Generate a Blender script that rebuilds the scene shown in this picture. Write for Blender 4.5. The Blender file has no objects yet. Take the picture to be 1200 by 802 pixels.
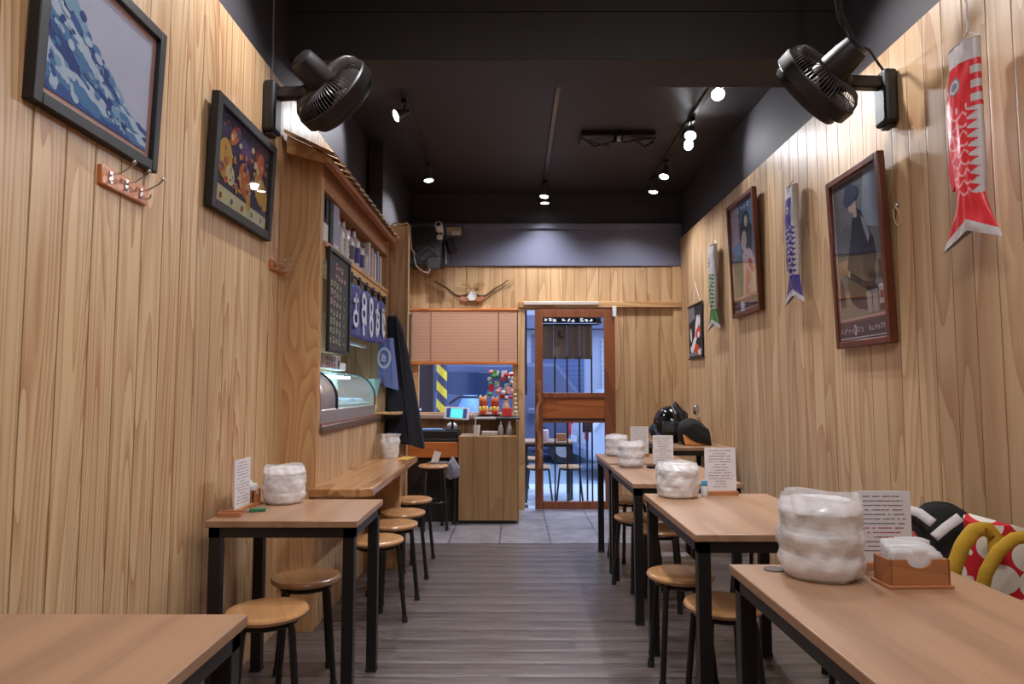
import bpy, bmesh, math, random
from mathutils import Vector, Matrix, noise
PI = math.pi
S = bpy.context.scene
COL = S.collection

# ------------------------------------------------------------ camera, world, lights, exposure
cam_d = bpy.data.cameras.new('camera')
cam_d.sensor_width = 36.0
cam_d.lens = 790.0 / 1200.0 * 36.0
cam_d.clip_start = 0.05
cam = bpy.data.objects.new('camera', cam_d)
COL.objects.link(cam)
cam.location = (0, 0, 1.25)
cam.rotation_euler = (PI/2 + math.atan(57/790), 0, 2.5/790)
S.camera = cam
S.view_settings.view_transform = 'Standard'
S.view_settings.look = 'None'
S.view_settings.gamma = 1.0
S.view_settings.use_curve_mapping = False
S.view_settings.exposure = 0.18

world = bpy.data.worlds.new('dusk_sky')
S.world = world
world.use_nodes = True
world.node_tree.nodes['Background'].inputs[0].default_value = (0.48, 0.60, 1.0, 1)
world.node_tree.nodes['Background'].inputs[1].default_value = 2.1

def add_spot(name, loc, target, power, color=(1, .96, .92), size=60, blend=.6, radius=.05, parent=None):
    d = bpy.data.lights.new(name, 'SPOT')
    d.energy = power; d.color = color; d.spot_size = math.radians(size); d.spot_blend = blend; d.shadow_soft_size = radius
    o = bpy.data.objects.new(name, d); COL.objects.link(o)
    o.location = loc
    o.rotation_euler = (Vector(target) - Vector(loc)).to_track_quat('-Z', 'Y').to_euler()
    return o
def add_area(name, loc, target, power, sx, sy, color=(1, .96, .92)):
    d = bpy.data.lights.new(name, 'AREA')
    d.energy = power; d.color = color; d.shape = 'RECTANGLE'; d.size = sx; d.size_y = sy
    o = bpy.data.objects.new(name, d); COL.objects.link(o)
    o.location = loc
    o.rotation_euler = (Vector(target) - Vector(loc)).to_track_quat('-Z', 'Y').to_euler()
    return o
COOL = (.94, .95, 1.0)
WARM = (1, .96, .955)
# track lamps and added fill over the front room (above and behind the camera)
add_area('front_fill_light', (0.3, 0.6, 3.44), (0.3, 0.6, 0), 40, 1.6, 2.4, WARM)  # unseen soft fill, added for bounce light
add_spot('unseen_spot_light', (-.72, 2.95, 3.42), (-1.15, 2.2, 1.0), 66, WARM, 120, .9, .04)
add_spot('unseen_spot_light', (1.18, 3.35, 3.42), (1.6, 2.5, 1.0), 66, WARM, 120, .9, .04)
add_spot('unseen_spot_light', (0.28, 2.6, 3.35), (0.2, 4.3, 0), 110, WARM, 85, .8, .06)
add_spot('unseen_spot_light', (0.3, 0.9, 3.4), (0.2, 1.9, 0.7), 38, WARM, 110, .8, .06)

add_spot('unseen_spot_light', (1.1, 1.5, 3.42), (1.2, 3.65, 3.25), 16, WARM, 100, .8, .06)  # unseen spot added to brighten the near beam face
add_spot('unseen_spot_light', (-.5, 1.5, 3.42), (-.3, 3.65, 3.25), 7, WARM, 100, .8, .06)  # weaker added spot for the left part of that beam face

# ------------------------------------------------------------ materials
def srgb(r, g, b):
    f = lambda c: (c/255/12.92) if c/255 <= .04045 else ((c/255+.055)/1.055)**2.4
    return (f(r), f(g), f(b), 1)
class NT:
    def __init__(s, name):
        s.m = bpy.data.materials.new(name); s.m.use_nodes = True
        s.t = s.m.node_tree; s.b = s.t.nodes['Principled BSDF']; s.out = s.t.nodes['Material Output']
    def n(s, typ, **kw):
        nd = s.t.nodes.new(typ)
        for k, v in kw.items(): setattr(nd, k, v)
        return nd
    def l(s, a, b): s.t.links.new(a, b)
    def math(s, op, a, b=None, c=None):
        nd = s.n('ShaderNodeMath', operation=op)
        for i, v in enumerate((a, b, c)):
            if v is None: continue
            if isinstance(v, (int, float)): nd.inputs[i].default_value = v
            else: s.l(v, nd.inputs[i])
        return nd.outputs[0]
    def ramp(s, fac, stops):
        nd = s.n('ShaderNodeValToRGB'); e = nd.color_ramp.elements
        while len(e) < len(stops): e.new(.5)
        for i, (p, c) in enumerate(stops): e[i].position = p; e[i].color = c
        s.l(fac, nd.inputs[0]); return nd.outputs[0]
    def noise(s, vec, scale, detail=2, rough=.5, dist=0):
        nd = s.n('ShaderNodeTexNoise'); nd.inputs['Scale'].default_value = scale; nd.inputs['Detail'].default_value = detail
        nd.inputs['Roughness'].default_value = rough; nd.inputs['Distortion'].default_value = dist
        s.l(vec, nd.inputs['Vector']); return nd.outputs['Fac']
    def comb(s, x, y, z):
        nd = s.n('ShaderNodeCombineXYZ')
        for i, v in enumerate((x, y, z)):
            if isinstance(v, (int, float)): nd.inputs[i].default_value = v
            else: s.l(v, nd.inputs[i])
        return nd.outputs[0]
    def bump(s, h, strength=.2, dist=.01):
        nd = s.n('ShaderNodeBump'); nd.inputs['Strength'].default_value = strength; nd.inputs['Distance'].default_value = dist
        s.l(h, nd.inputs['Height']); s.l(nd.outputs[0], s.b.inputs['Normal'])
    def mix(s, fac, a, b, mode='MIX'):
        nd = s.n('ShaderNodeMix', data_type='RGBA', blend_type=mode)
        if isinstance(fac, (int, float)): nd.inputs[0].default_value = fac
        else: s.l(fac, nd.inputs[0])
        for i, v in ((6, a), (7, b)):
            if isinstance(v, tuple): nd.inputs[i].default_value = v
            else: s.l(v, nd.inputs[i])
        return nd.outputs[2]

def plain(name, col, rough=.5, metal=0, spec=.5, coat=0, emit=None, es=0, bump=0, bscale=60, var=0):
    k = NT(name); b = k.b
    b.inputs['Base Color'].default_value = col; b.inputs['Roughness'].default_value = rough
    b.inputs['Metallic'].default_value = metal; b.inputs['Specular IOR Level'].default_value = spec
    b.inputs['Coat Weight'].default_value = coat
    if emit: b.inputs['Emission Color'].default_value = emit; b.inputs['Emission Strength'].default_value = es
    tc = k.n('ShaderNodeTexCoord').outputs['Object']
    if var or not bump:
        v = var or .08
        f = k.noise(tc, 9, 3)
        c2 = tuple(max(0, x*(1-v*2)) for x in col[:3]) + (1,)
        k.l(k.mix(f, col, c2), b.inputs['Base Color'])
    if bump: k.bump(k.noise(tc, bscale, 3), bump, .004)
    return k.m

def wood(name, light, dark, u='X', v='Z', w='Y', plank=0, freq=9, stretch=.12, rough=.5, contrast=.75, groove=True, coat=0, fine=.18, tint=.24, scale=5, streak=.55, patch=.45):
    """lengthwise axis v; u across; plank = board width in metres (0 = one piece)"""
    k = NT(name)
    sep = k.n('ShaderNodeSeparateXYZ'); k.l(k.n('ShaderNodeTexCoord').outputs['Object'], sep.inputs[0])
    U, V, W = sep.outputs[u], sep.outputs[v], sep.outputs[w]
    if plank:
        q = k.math('DIVIDE', U, plank); idx = k.math('FLOOR', q); fr = k.math('FRACT', q)
        wn = k.n('ShaderNodeTexWhiteNoise', noise_dimensions='1D'); k.l(idx, wn.inputs['W']); r = wn.outputs['Value']
        wn2 = k.n('ShaderNodeTexWhiteNoise', noise_dimensions='1D'); k.l(k.math('ADD', idx, 77.7), wn2.inputs['W']); r2 = wn2.outputs['Value']
        Ul = k.math('MULTIPLY', k.math('SUBTRACT', fr, .5), plank)
        vec = k.comb(k.math('ADD', Ul, k.math('MULTIPLY', r, 13)), k.math('ADD', k.math('MULTIPLY', V, stretch), k.math('MULTIPLY', r2, 31)), k.math('MULTIPLY', W, .6))
    else:
        r = None
        vec = k.comb(U, k.math('MULTIPLY', V, stretch), k.math('MULTIPLY', W, .6))
    n1 = k.noise(vec, scale, 1.2, .35, .25)
    ring = k.math('FRACT', k.math('MULTIPLY', n1, freq))
    fvec = k.comb(k.math('MULTIPLY', U, 1.0), k.math('MULTIPLY', V, .025), k.math('MULTIPLY', W, 1.0))
    n2 = k.noise(fvec, 190, 3, .6)
    n3 = k.noise(vec, scale*2.3, 2, .5)
    n4 = k.noise(k.comb(U, k.math('MULTIPLY', V, .05), k.math('ADD', W, 3.3)), 55, 2, .6)
    f = k.math('ADD', k.math('MULTIPLY', k.math('POWER', ring, 1.7), contrast), k.math('MULTIPLY', k.math('SUBTRACT', n2, .5), fine*2))
    f = k.math('ADD', f, k.math('MULTIPLY', k.math('SUBTRACT', n3, .5), patch))
    f = k.math('ADD', f, k.math('MULTIPLY', k.math('SUBTRACT', n4, .5), streak))
    c = k.ramp(f, [(0.0, light), (1.0, dark)])
    if plank:
        g = k.math('SUBTRACT', 1.0, k.math('MULTIPLY', r2, tint))
        gv = k.n('ShaderNodeCombineColor'); k.l(g, gv.inputs[0]); k.l(k.math('POWER', g, 1.12), gv.inputs[1]); k.l(k.math('POWER', g, 1.25), gv.inputs[2])
        c = k.mix(1.0, c, gv.outputs[0], 'MULTIPLY')
        if groove:
            e = k.math('MULTIPLY', k.math('ABSOLUTE', k.math('SUBTRACT', fr, .5)), 2.0)
            gm = k.math('GREATER_THAN', e, 1 - .0045/plank)
            dk = tuple(x*.35 for x in dark[:3]) + (1,)
            c = k.mix(k.math('MULTIPLY', gm, .8), c, dk)
            hgt = k.math('SUBTRACT', 1.0, k.math('SMOOTH_MIN', 1.0, k.math('MULTIPLY', k.math('MAXIMUM', k.math('SUBTRACT', e, 1-.012/plank), 0.0), plank/.012), .1))
            k.bump(hgt, .6, .004)
    k.l(c, k.b.inputs['Base Color'])
    k.b.inputs['Roughness'].default_value = rough
    k.b.inputs['Coat Weight'].default_value = coat; k.b.inputs['Coat Roughness'].default_value = .25
    return k.m

PINE_L, PINE_D = srgb(214, 180, 140), srgb(172, 122, 80)
M = {}
M['pine_side'] = wood('pine_boards_side', srgb(218, 186, 146), PINE_D, 'Y', 'Z', 'X', plank=.13, rough=.45, freq=8, stretch=.09, contrast=.62)
M['pine_left'] = wood('pine_boards_left', srgb(226, 196, 154), srgb(176, 112, 66), 'Y', 'Z', 'X', plank=.13, rough=.42, freq=22, stretch=.055, contrast=.66, scale=6, streak=.7, tint=.16, patch=1.0)
M['pine_back'] = wood('pine_boards_back', srgb(216, 180, 136), srgb(176, 124, 80), 'X', 'Z', 'Y', plank=.13, rough=.45, freq=7, stretch=.10, contrast=.6)
M['pine_pillar'] = wood('pine_pillar', srgb(206, 164, 118), srgb(162, 108, 64), 'X', 'Z', 'Y', rough=.45, freq=17, stretch=.22, contrast=.6, scale=4)
M['pine_roof'] = wood('pine_awning', srgb(210, 170, 120), srgb(150, 92, 48), 'Y', 'X', 'Z', plank=.09, rough=.5)
M['pine_plain'] = wood('pine_plain', srgb(208, 166, 116), srgb(168, 112, 64), 'X', 'Y', 'Z', rough=.5)
M['pine_x'] = wood('pine_rail', srgb(206, 164, 114), srgb(166, 112, 64), 'Z', 'X', 'Y', rough=.5)
M['desk_boards'] = wood('desk_boards', srgb(188, 150, 104), srgb(150, 108, 68), 'X', 'Z', 'Y', plank=.14, rough=.45, freq=5, contrast=.45)
M['counter'] = wood('counter_wood', srgb(196, 146, 96), srgb(140, 84, 46), 'X', 'Y', 'Z', rough=.25, coat=.4, freq=7)
M['table'] = wood('table_laminate', srgb(172, 136, 108), srgb(138, 102, 78), 'X', 'Y', 'Z', rough=.33, freq=3, stretch=.05, contrast=.5, fine=.35, scale=8, streak=.45)
M['seat'] = wood('seat_wood', srgb(206, 156, 106), srgb(172, 118, 74), 'X', 'Y', 'Z', rough=.25, coat=.5, freq=4, contrast=.4)
M['door_wood'] = wood('door_wood', srgb(134, 76, 44), srgb(88, 46, 26), 'X', 'Z', 'Y', rough=.4, freq=5, contrast=.5)
M['frame_red'] = wood('red_brown_frame', srgb(104, 50, 30), srgb(68, 30, 18), 'X', 'Z', 'Y', rough=.3, freq=5, contrast=.5)
M['orange_wood'] = wood('orange_wood', srgb(206, 122, 60), srgb(170, 90, 38), 'Z', 'X', 'Y', rough=.3, coat=.3, freq=4, contrast=.4)
M['box_wood'] = wood('box_wood', srgb(184, 124, 82), srgb(140, 86, 52), 'Z', 'X', 'Y', rough=.45, freq=4, contrast=.4)
M['black_metal'] = plain('black_metal', (.012, .011, .011, 1), .38)
M['black_plastic'] = plain('black_plastic', (.015, .013, .014, 1), .45)
M['frame_black'] = plain('frame_black', (.010, .009, .012, 1), .5)
M['ceiling'] = plain('ceiling_paint', (.026, .020, .021, 1), .55, bump=.15, bscale=20)
M['black_wall'] = plain('black_wall_paint', (.046, .042, .052, 1), .65, bump=.2, bscale=14)
M['white'] = plain('white_plastic', (.75, .75, .76, 1), .35)
M['paper'] = plain('paper_white', (.84, .83, .88, 1), .7)
M['ink'] = plain('ink', (.20, .18, .23, 1), .8)
M['ink_red'] = plain('ink_red', (.5, .06, .06, 1), .8)
M['chrome'] = plain('chrome', (.75, .75, .77, 1), .15, 1)
M['steel'] = plain('brushed_steel', (.62, .58, .56, 1), .38, .8)
M['white_print'] = plain('white_print', (.82, .82, .85, 1), .6)
M['dark_fabric'] = plain('dark_fabric', (.018, .018, .03, 1), .9, bump=.4, bscale=90)
M['black_fabric'] = plain('black_fabric', (.012, .012, .014, 1), .9, bump=.4, bscale=60)
M['noren_blue'] = plain('noren_cotton', srgb(84, 86, 150), .85, bump=.3, bscale=120)
M['blue_cloth'] = plain('blue_cloth', srgb(120, 130, 190), .85, bump=.3, bscale=90)
M['yellow'] = plain('yellow_cloth', srgb(196, 156, 44), .8, bump=.3, bscale=80)
M['red'] = plain('red_cloth', srgb(200, 26, 36), .7)
M['rope'] = plain('straw', srgb(170, 140, 90), .9, bump=.5, bscale=80)
M['dark_rope'] = plain('dark_straw_rope', srgb(90, 66, 44), .9, bump=.5, bscale=80)
M['rubber'] = plain('rubber', (.02, .02, .02, 1), .8)
M['green'] = plain('green_plastic', srgb(60, 130, 90), .4)
M['tan'] = plain('tan_band', srgb(190, 160, 130), .7)
def C(name, *rgb, rough=.6, **k):
    if name not in M: M[name] = plain(name, srgb(*rgb), rough, **k)
    return M[name]

def floor_mat():
    k = NT('vinyl_planks')
    sep = k.n('ShaderNodeSeparateXYZ'); k.l(k.n('ShaderNodeTexCoord').outputs['Object'], sep.inputs[0])
    X, Y = sep.outputs['X'], sep.outputs['Y']
    q = k.math('DIVIDE', Y, .145); idx = k.math('FLOOR', q); fr = k.math('FRACT', q)
    wn = k.n('ShaderNodeTexWhiteNoise', noise_dimensions='1D'); k.l(idx, wn.inputs['W'])
    r = wn.outputs['Value']
    xs = k.math('ADD', k.math('DIVIDE', X, 1.1), k.math('MULTIPLY', r, 7)); xi = k.math('FLOOR', xs)
    wn2 = k.n('ShaderNodeTexWhiteNoise', noise_dimensions='2D'); k.l(k.comb(idx, xi, 0), wn2.inputs['Vector']); r2 = wn2.outputs['Value']
    n = k.noise(k.comb(k.math('MULTIPLY', X, 1.0), k.math('ADD', k.math('MULTIPLY', Y, 14), k.math('MULTIPLY', r2, 40)), 0), 3.2, 4, .6, .4)
    f = k.math('ADD', k.math('MULTIPLY', n, .85), k.math('MULTIPLY', r2, .12))
    c = k.ramp(f, [(.2, srgb(62, 54, 52)), (.75, srgb(118, 107, 103))])
    e = k.math('MULTIPLY', k.math('ABSOLUTE', k.math('SUBTRACT', fr, .5)), 2)
    gm = k.math('GREATER_THAN', e, .965)
    c = k.mix(gm, c, srgb(48, 40, 40))
    k.l(c, k.b.inputs['Base Color'])
    k.l(k.ramp(n, [(.2, (.24, .24, .24, 1)), (.8, (.42, .42, .42, 1))]), k.b.inputs['Roughness'])
    k.bump(k.math('SUBTRACT', k.math('MULTIPLY', n, .5), k.math('MULTIPLY', k.math('POWER', e, 2.5), 1.0)), .5, .008)
    return k.m
M['floor'] = floor_mat()
def tile_mat():
    k = NT('grey_tile')
    sep = k.n('ShaderNodeSeparateXYZ'); k.l(k.n('ShaderNodeTexCoord').outputs['Object'], sep.inputs[0])
    tc = k.comb(sep.outputs['X'], sep.outputs['Y'], 0)
    c = k.ramp(k.noise(tc, 6, 4, .6), [(.3, srgb(120, 118, 124)), (.7, srgb(164, 160, 168))])
    def g(a, o, p):
        fr = k.math('FRACT', k.math('DIVIDE', k.math('ADD', a, o), p))
        return k.math('GREATER_THAN', k.math('MULTIPLY', k.math('ABSOLUTE', k.math('SUBTRACT', fr, .5)), 2), .975)
    c = k.mix(k.math('MAXIMUM', g(sep.outputs['X'], .12, .42), g(sep.outputs['Y'], .1, .42)), c, srgb(84, 80, 86))
    k.l(c, k.b.inputs['Base Color']); k.b.inputs['Roughness'].default_value = .32
    return k.m
M['tile'] = tile_mat()
def glass_mat(name, tint=(.93, .96, 1, 1), gl=.06, rough=0.02):
    k = NT(name); t = k.t
    tr = k.n('ShaderNodeBsdfTransparent'); tr.inputs[0].default_value = tint
    g = k.n('ShaderNodeBsdfGlossy'); g.inputs['Roughness'].default_value = rough
    lw = k.n('ShaderNodeLayerWeight')
    fac = k.math('ADD', k.math('MULTIPLY', k.math('POWER', lw.outputs['Facing'], 4.0), .8), .022)
    mx = k.n('ShaderNodeMixShader'); k.l(fac, mx.inputs[0]); k.l(tr.outputs[0], mx.inputs[1]); k.l(g.outputs[0], mx.inputs[2])
    k.l(mx.outputs[0], k.out.inputs[0]); return k.m
M['glass'] = glass_mat('clear_glass')
def film_mat():
    k = NT('plastic_film')
    k.b.inputs['Base Color'].default_value = (.97, .97, 1, 1); k.b.inputs['Roughness'].default_value = .16
    k.b.inputs['Specular IOR Level'].default_value = .6
    tc = k.n('ShaderNodeTexCoord').outputs['Object']
    mp = k.n('ShaderNodeMapping'); mp.inputs['Scale'].default_value = (.6, .6, 2.0); k.l(tc, mp.inputs[0])
    nn = k.noise(mp.outputs[0], 20, 2.5, .5, .8)
    k.bump(nn, .3, .006)
    tr = k.n('ShaderNodeBsdfTransparent'); mx = k.n('ShaderNodeMixShader')
    k.l(k.ramp(nn, [(.35, (.5, .5, .5, 1)), (.7, (.8, .8, .8, 1))]), mx.inputs[0])
    k.l(tr.outputs[0], mx.inputs[1]); k.l(k.b.outputs[0], mx.inputs[2]); k.l(mx.outputs[0], k.out.inputs[0]); return k.m
M['film'] = film_mat()
def stripe_mat(name, a, b, ax, period, duty=.5, rough=.6):
    k = NT(name); sep = k.n('ShaderNodeSeparateXYZ'); k.l(k.n('ShaderNodeTexCoord').outputs['Object'], sep.inputs[0])
    v = sep.outputs[ax[0]]
    if len(ax) > 1: v = k.math('ADD', v, sep.outputs[ax[1]])
    fr = k.math('FRACT', k.math('DIVIDE', v, period))
    k.l(k.mix(k.math('GREATER_THAN', fr, duty), a, b), k.b.inputs['Base Color']); k.b.inputs['Roughness'].default_value = rough
    return k.m
M['bamboo'] = stripe_mat('bamboo_slats', srgb(204, 158, 132), srgb(170, 124, 100), 'Z', .022, .75)
M['hazard'] = stripe_mat('hazard_stripes', srgb(232, 196, 40), srgb(60, 60, 80), 'XZ', .26, .5)

# ------------------------------------------------------------ mesh helpers
class MB:
    def __init__(s): s.bm = bmesh.new(); s.mats = []
    def mi(s, m):
        if m is None: return 0
        if m not in s.mats: s.mats.append(m)
        return s.mats.index(m)
    def _faces(s, vs, faces, m=None, smooth=False):
        i = s.mi(m); bv = [s.bm.verts.new(v) for v in vs]
        for f in faces:
            try: fc = s.bm.faces.new([bv[j] for j in f]); fc.material_index = i; fc.smooth = smooth
            except ValueError: pass
    def box(s, x0, x1, y0, y1, z0, z1, m=None, T=None):
        vs = [Vector((x, y, z)) for x in (x0, x1) for y in (y0, y1) for z in (z0, z1)]
        if T is not None: vs = [T @ v for v in vs]
        s._faces(vs, [(0,1,3,2),(4,6,7,5),(0,4,5,1),(2,3,7,6),(0,2,6,4),(1,5,7,3)], m); return s
    def cyl(s, p0, p1, r0, r1=None, seg=20, m=None, caps=True):
        if r1 is None: r1 = r0
        p0, p1 = Vector(p0), Vector(p1); d = (p1-p0).normalized(); a = d.orthogonal().normalized(); b = d.cross(a)
        vs = []
        for p, r in ((p0, r0), (p1, r1)):
            for i in range(seg):
                t = 2*PI*i/seg; vs.append(p + (a*math.cos(t)+b*math.sin(t))*r)
        fs = [(i, (i+1) % seg, seg+(i+1) % seg, seg+i) for i in range(seg)]
        i = s.mi(m); bv = [s.bm.verts.new(v) for v in vs]
        for f in fs: fc = s.bm.faces.new([bv[j] for j in f]); fc.material_index = i; fc.smooth = True
        if caps:
            fc = s.bm.faces.new(bv[:seg][::-1]); fc.material_index = i
            fc = s.bm.faces.new(bv[seg:]); fc.material_index = i
        return s
    def tube(s, pts, r, seg=10, m=None, closed=False):
        pts = [Vector(p) for p in pts]; n = len(pts); i0 = s.mi(m); rings = []
        rr = r if isinstance(r, (list, tuple)) else [r]*n
        up = None
        for i, p in enumerate(pts):
            d = (pts[(i+1) % n]-pts[i-1]) if closed else (pts[min(i+1, n-1)]-pts[max(i-1, 0)])
            d.normalize()
            if up is None: a = d.orthogonal().normalized()
            else: a = (up - d*up.dot(d)).normalized()
            up = a; b = d.cross(a)
            rings.append([s.bm.verts.new(p+(a*math.cos(2*PI*k/seg)+b*math.sin(2*PI*k/seg))*rr[i]) for k in range(seg)])
        for i in range(n if closed else n-1):
            A, B = rings[i], rings[(i+1) % n]
            for k in range(seg):
                f = s.bm.faces.new((A[k], A[(k+1) % seg], B[(k+1) % seg], B[k])); f.material_index = i0; f.smooth = True
        if not closed:
            for R in (rings[0][::-1], rings[-1]): f = s.bm.faces.new(R); f.material_index = i0
        return s
    def lathe(s, prof, c=(0, 0, 0), seg=32, m=None, T=None, fn=None, smooth=True):
        i0 = s.mi(m); c = Vector(c); rings = []
        for r, z in prof:
            ring = []
            for k in range(seg):
                t = 2*PI*k/seg; rr = r*(fn(t, z) if fn else 1)
                v = Vector((rr*math.cos(t), rr*math.sin(t), z))+c
                ring.append(s.bm.verts.new(T @ v if T is not None else v))
            rings.append(ring)
        for A, B in zip(rings, rings[1:]):
            for k in range(seg):
                f = s.bm.faces.new((A[k], A[(k+1) % seg], B[(k+1) % seg], B[k])); f.material_index = i0; f.smooth = smooth
        for R in (rings[0][::-1], rings[-1]):
            try: f = s.bm.faces.new(R); f.material_index = i0
            except ValueError: pass
        return s
    def ball(s, c, rx, ry=None, rz=None, m=None, seg=16, T=None):
        ry = ry or rx; rz = rz or rx; prof = []
        n = seg//2
        i0 = s.mi(m); rings = []
        for j in range(n+1):
            ph = PI*j/n
            rings.append([(math.sin(ph)*math.cos(2*PI*k/seg)*rx+c[0], math.sin(ph)*math.sin(2*PI*k/seg)*ry+c[1], -math.cos(ph)*rz+c[2]) for k in range(seg)])
        V = []
        for j, R in enumerate(rings):
            if j in (0, n): v = Vector(R[0]); V.append([s.bm.verts.new(T @ v if T is not None else v)]*seg)
            else: V.append([s.bm.verts.new((T @ Vector(p)) if T is not None else p) for p in R])
        for j in range(n):
            for k in range(seg):
                q = [V[j][k], V[j][(k+1) % seg], V[j+1][(k+1) % seg], V[j+1][k]]; u = []
                for v in q:
                    if v not in u: u.append(v)
                f = s.bm.faces.new(u); f.material_index = i0; f.smooth = True
        return s
    def prism(s, pts, n0, n1, plane='XZ', m=None):
        """polygon in a plane extruded from n0 to n1 along the third axis"""
        def P(a, b, n): return {'XZ': (a, n, b), 'XY': (a, b, n), 'YZ': (n, a, b)}[plane]
        k = len(pts); i0 = s.mi(m)
        A = [s.bm.verts.new(P(a, b, n0)) for a, b in pts]; B = [s.bm.verts.new(P(a, b, n1)) for a, b in pts]
        for f in [A, B[::-1]] + [[A[i], B[i], B[(i+1) % k], A[(i+1) % k]] for i in range(k)]:
            fc = s.bm.faces.new(f); fc.material_index = i0
        return s
    def grid(s, fn, nu, nv, m=None, mf=None, closed_u=False):
        V = [[s.bm.verts.new(fn(i/nu, j/nv)) for i in range(nu if closed_u else nu+1)] for j in range(nv+1)]
        i0 = s.mi(m) if mf is None else 0
        for j in range(nv):
            for i in range(nu):
                f = s.bm.faces.new((V[j][i], V[j][(i+1) % len(V[j])], V[j+1][(i+1) % len(V[j])], V[j+1][i]))
                f.smooth = True; f.material_index = i0 if mf is None else s.mi(mf((i+.5)/nu, (j+.5)/nv))
        return s
    def build(s, name, m=None, parent=None, bevel=0, seg=2, keep=False, solid=0, sub=0):
        bmesh.ops.recalc_face_normals(s.bm, faces=s.bm.faces) if not keep else None
        me = bpy.data.meshes.new(name)
        mats = s.mats or [m]
        if s.mats and None in s.mats: mats = [m if x is None else x for x in s.mats]
        s.bm.to_mesh(me); s.bm.free()
        me.set_sharp_from_angle(angle=math.radians(38))
        for x in mats: me.materials.append(x)
        o = bpy.data.objects.new(name, me); COL.objects.link(o)
        if parent is not None: o.parent = parent
        if solid: md = o.modifiers.new('thick', 'SOLIDIFY'); md.thickness = solid; md.offset = 0
        if bevel:
            md = o.modifiers.new('bevel', 'BEVEL'); md.width = bevel; md.segments = seg; md.limit_method = 'ANGLE'; md.angle_limit = math.radians(40)
        if sub: md = o.modifiers.new('sub', 'SUBSURF'); md.levels = sub; md.render_levels = sub
        return o

def tag(o, label, cat, group=None, kind=None):
    o['label'] = label; o['category'] = cat
    if group: o['group'] = group
    if kind: o['kind'] = kind
    return o
def thing(name, label, cat, loc=(0, 0, 0), rz=0, group=None):
    o = bpy.data.objects.new(name, None); COL.objects.link(o); o.empty_display_size = .1
    o.location = loc; o.rotation_euler = (0, 0, rz)
    return tag(o, label, cat, group)
def solo(name, label, cat, loc, mb, m=None, rz=0, group=None, **k):
    """a thing that is one mesh, built about its own base"""
    o = mb.build(name, m, None, **k); o.location = loc; o.rotation_euler = (0, 0, rz)
    return tag(o, label, cat, group)
def struct(name, mb, m=None, **k):
    o = mb.build(name, m, None, **k); o['kind'] = 'structure'; return o
def copy_thing(o, loc, rz, label, group=None):
    def rec(a, parent):
        c = a.copy(); COL.objects.link(c); c.parent = parent
        for ch in a.children: rec(ch, c)
        return c
    r = rec(o, None); r.location = loc; r.rotation_euler = (0, 0, rz); r['label'] = label
    if group: r['group'] = group
    return r
def glyph(mb, x, z, w, h, rnd, y=-.001, m=None, t=.12, n=5):
    """brush-like strokes of one written character in the x-z plane"""
    th = min(w, h)*t
    for k in range(n):
        c = rnd.random()
        if c < .45:
            zz = z + h*rnd.uniform(-.45, .45); a = x - w*rnd.uniform(.2, .48); b = x + w*rnd.uniform(.2, .48)
            p = [(a, zz-th/2), (b, zz-th/2), (b, zz+th/2), (a, zz+th/2)]
        elif c < .8:
            xx = x + w*rnd.uniform(-.4, .4); a = z - h*rnd.uniform(.2, .48); b = z + h*rnd.uniform(.2, .48)
            p = [(xx-th/2, a), (xx+th/2, a), (xx+th/2, b), (xx-th/2, b)]
        else:
            a = Vector((x + w*rnd.uniform(-.4, .1), z + h*rnd.uniform(0, .45))); b = Vector((x+w*rnd.uniform(-.4, .45), z-h*rnd.uniform(.1, .45)))
            d = (b-a).normalized()*th/2; q = Vector((-d.y, d.x)); p = [tuple(a+q), tuple(b+q), tuple(b-q), tuple(a-q)]
        mb._faces([(px, y-k*.00012, pz) for px, pz in p], [(0, 1, 2, 3)], m)

# ------------------------------------------------------------ the room
XL, XR, YB, ZP = -1.24, 1.79, 7.2, 2.885
ZC, ZN, YS = 3.38, 3.5, 3.65
struct('floor', MB().box(-1.6, 1.9, -1.4, 5.62, -.06, 0), M['floor'])
struct('floor', MB().box(-1.6, 1.9, 5.62, 7.28, -.06, .004), M['tile'])
struct('ceiling', MB().box(-1.6, 1.95, -1.4, YS, ZN, ZN+.05), M['ceiling'])
struct('ceiling', MB().box(-1.6, 1.95, YS, 7.4, ZC, ZN+.05), M['ceiling'])
struct('ceiling', MB().box(-1.6, 1.95, YS, YS+.36, 3.10, ZC), M['ceiling'], bevel=.006)
struct('wall_front', MB().box(-1.6, 1.95, -1.45, -1.4, 0, ZN), C('front_wall_paint', 120, 112, 104))
# left side
mb = MB().box(XL-.06, XL, -1.4, 3.6, 0, ZP).box(XL-.06, XL, 3.6, 5.6, 2.58, ZP)
struct('wall_left', mb, M['pine_left'])
struct('wall_left', MB().box(XL-.14, XL-.02, -1.4, 7.3, ZP, ZN), M['black_wall'])
struct('wall_left', MB().box(-1.42, -1.05, 3.655, 5.55, 0, 1.02), M['pine_side'])
struct('wall_left', MB().box(-1.42, -1.36, 3.6, 5.6, 1.02, 2.7), M['pine_side'])
struct('wall_left', MB().box(-1.20, -1.13, 5.64, 7.3, 0, 2.45), M['pine_side'])
struct('wall_left', MB().box(-1.24, -1.12, 5.64, 7.3, 2.45, ZC), M['black_wall'])
struct('trim_1', MB().box(-1.40, -1.05, 3.6, 3.655, 0, 2.58), M['pine_pillar'])
struct('trim_2', MB().box(-1.40, -1.05, 5.5, 5.62, 0, 2.5).box(-1.2, -.89, 5.6, 5.68, 0, 2.64), M['pine_back'])
# right side
struct('wall_right', MB().box(XR, XR+.06, -1.4, 7.3, 0, ZP), M['pine_side'])
struct('wall_right', MB().box(XR+.02, XR+.14, -1.4, 7.3, ZP, ZN), M['black_wall'])
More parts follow.
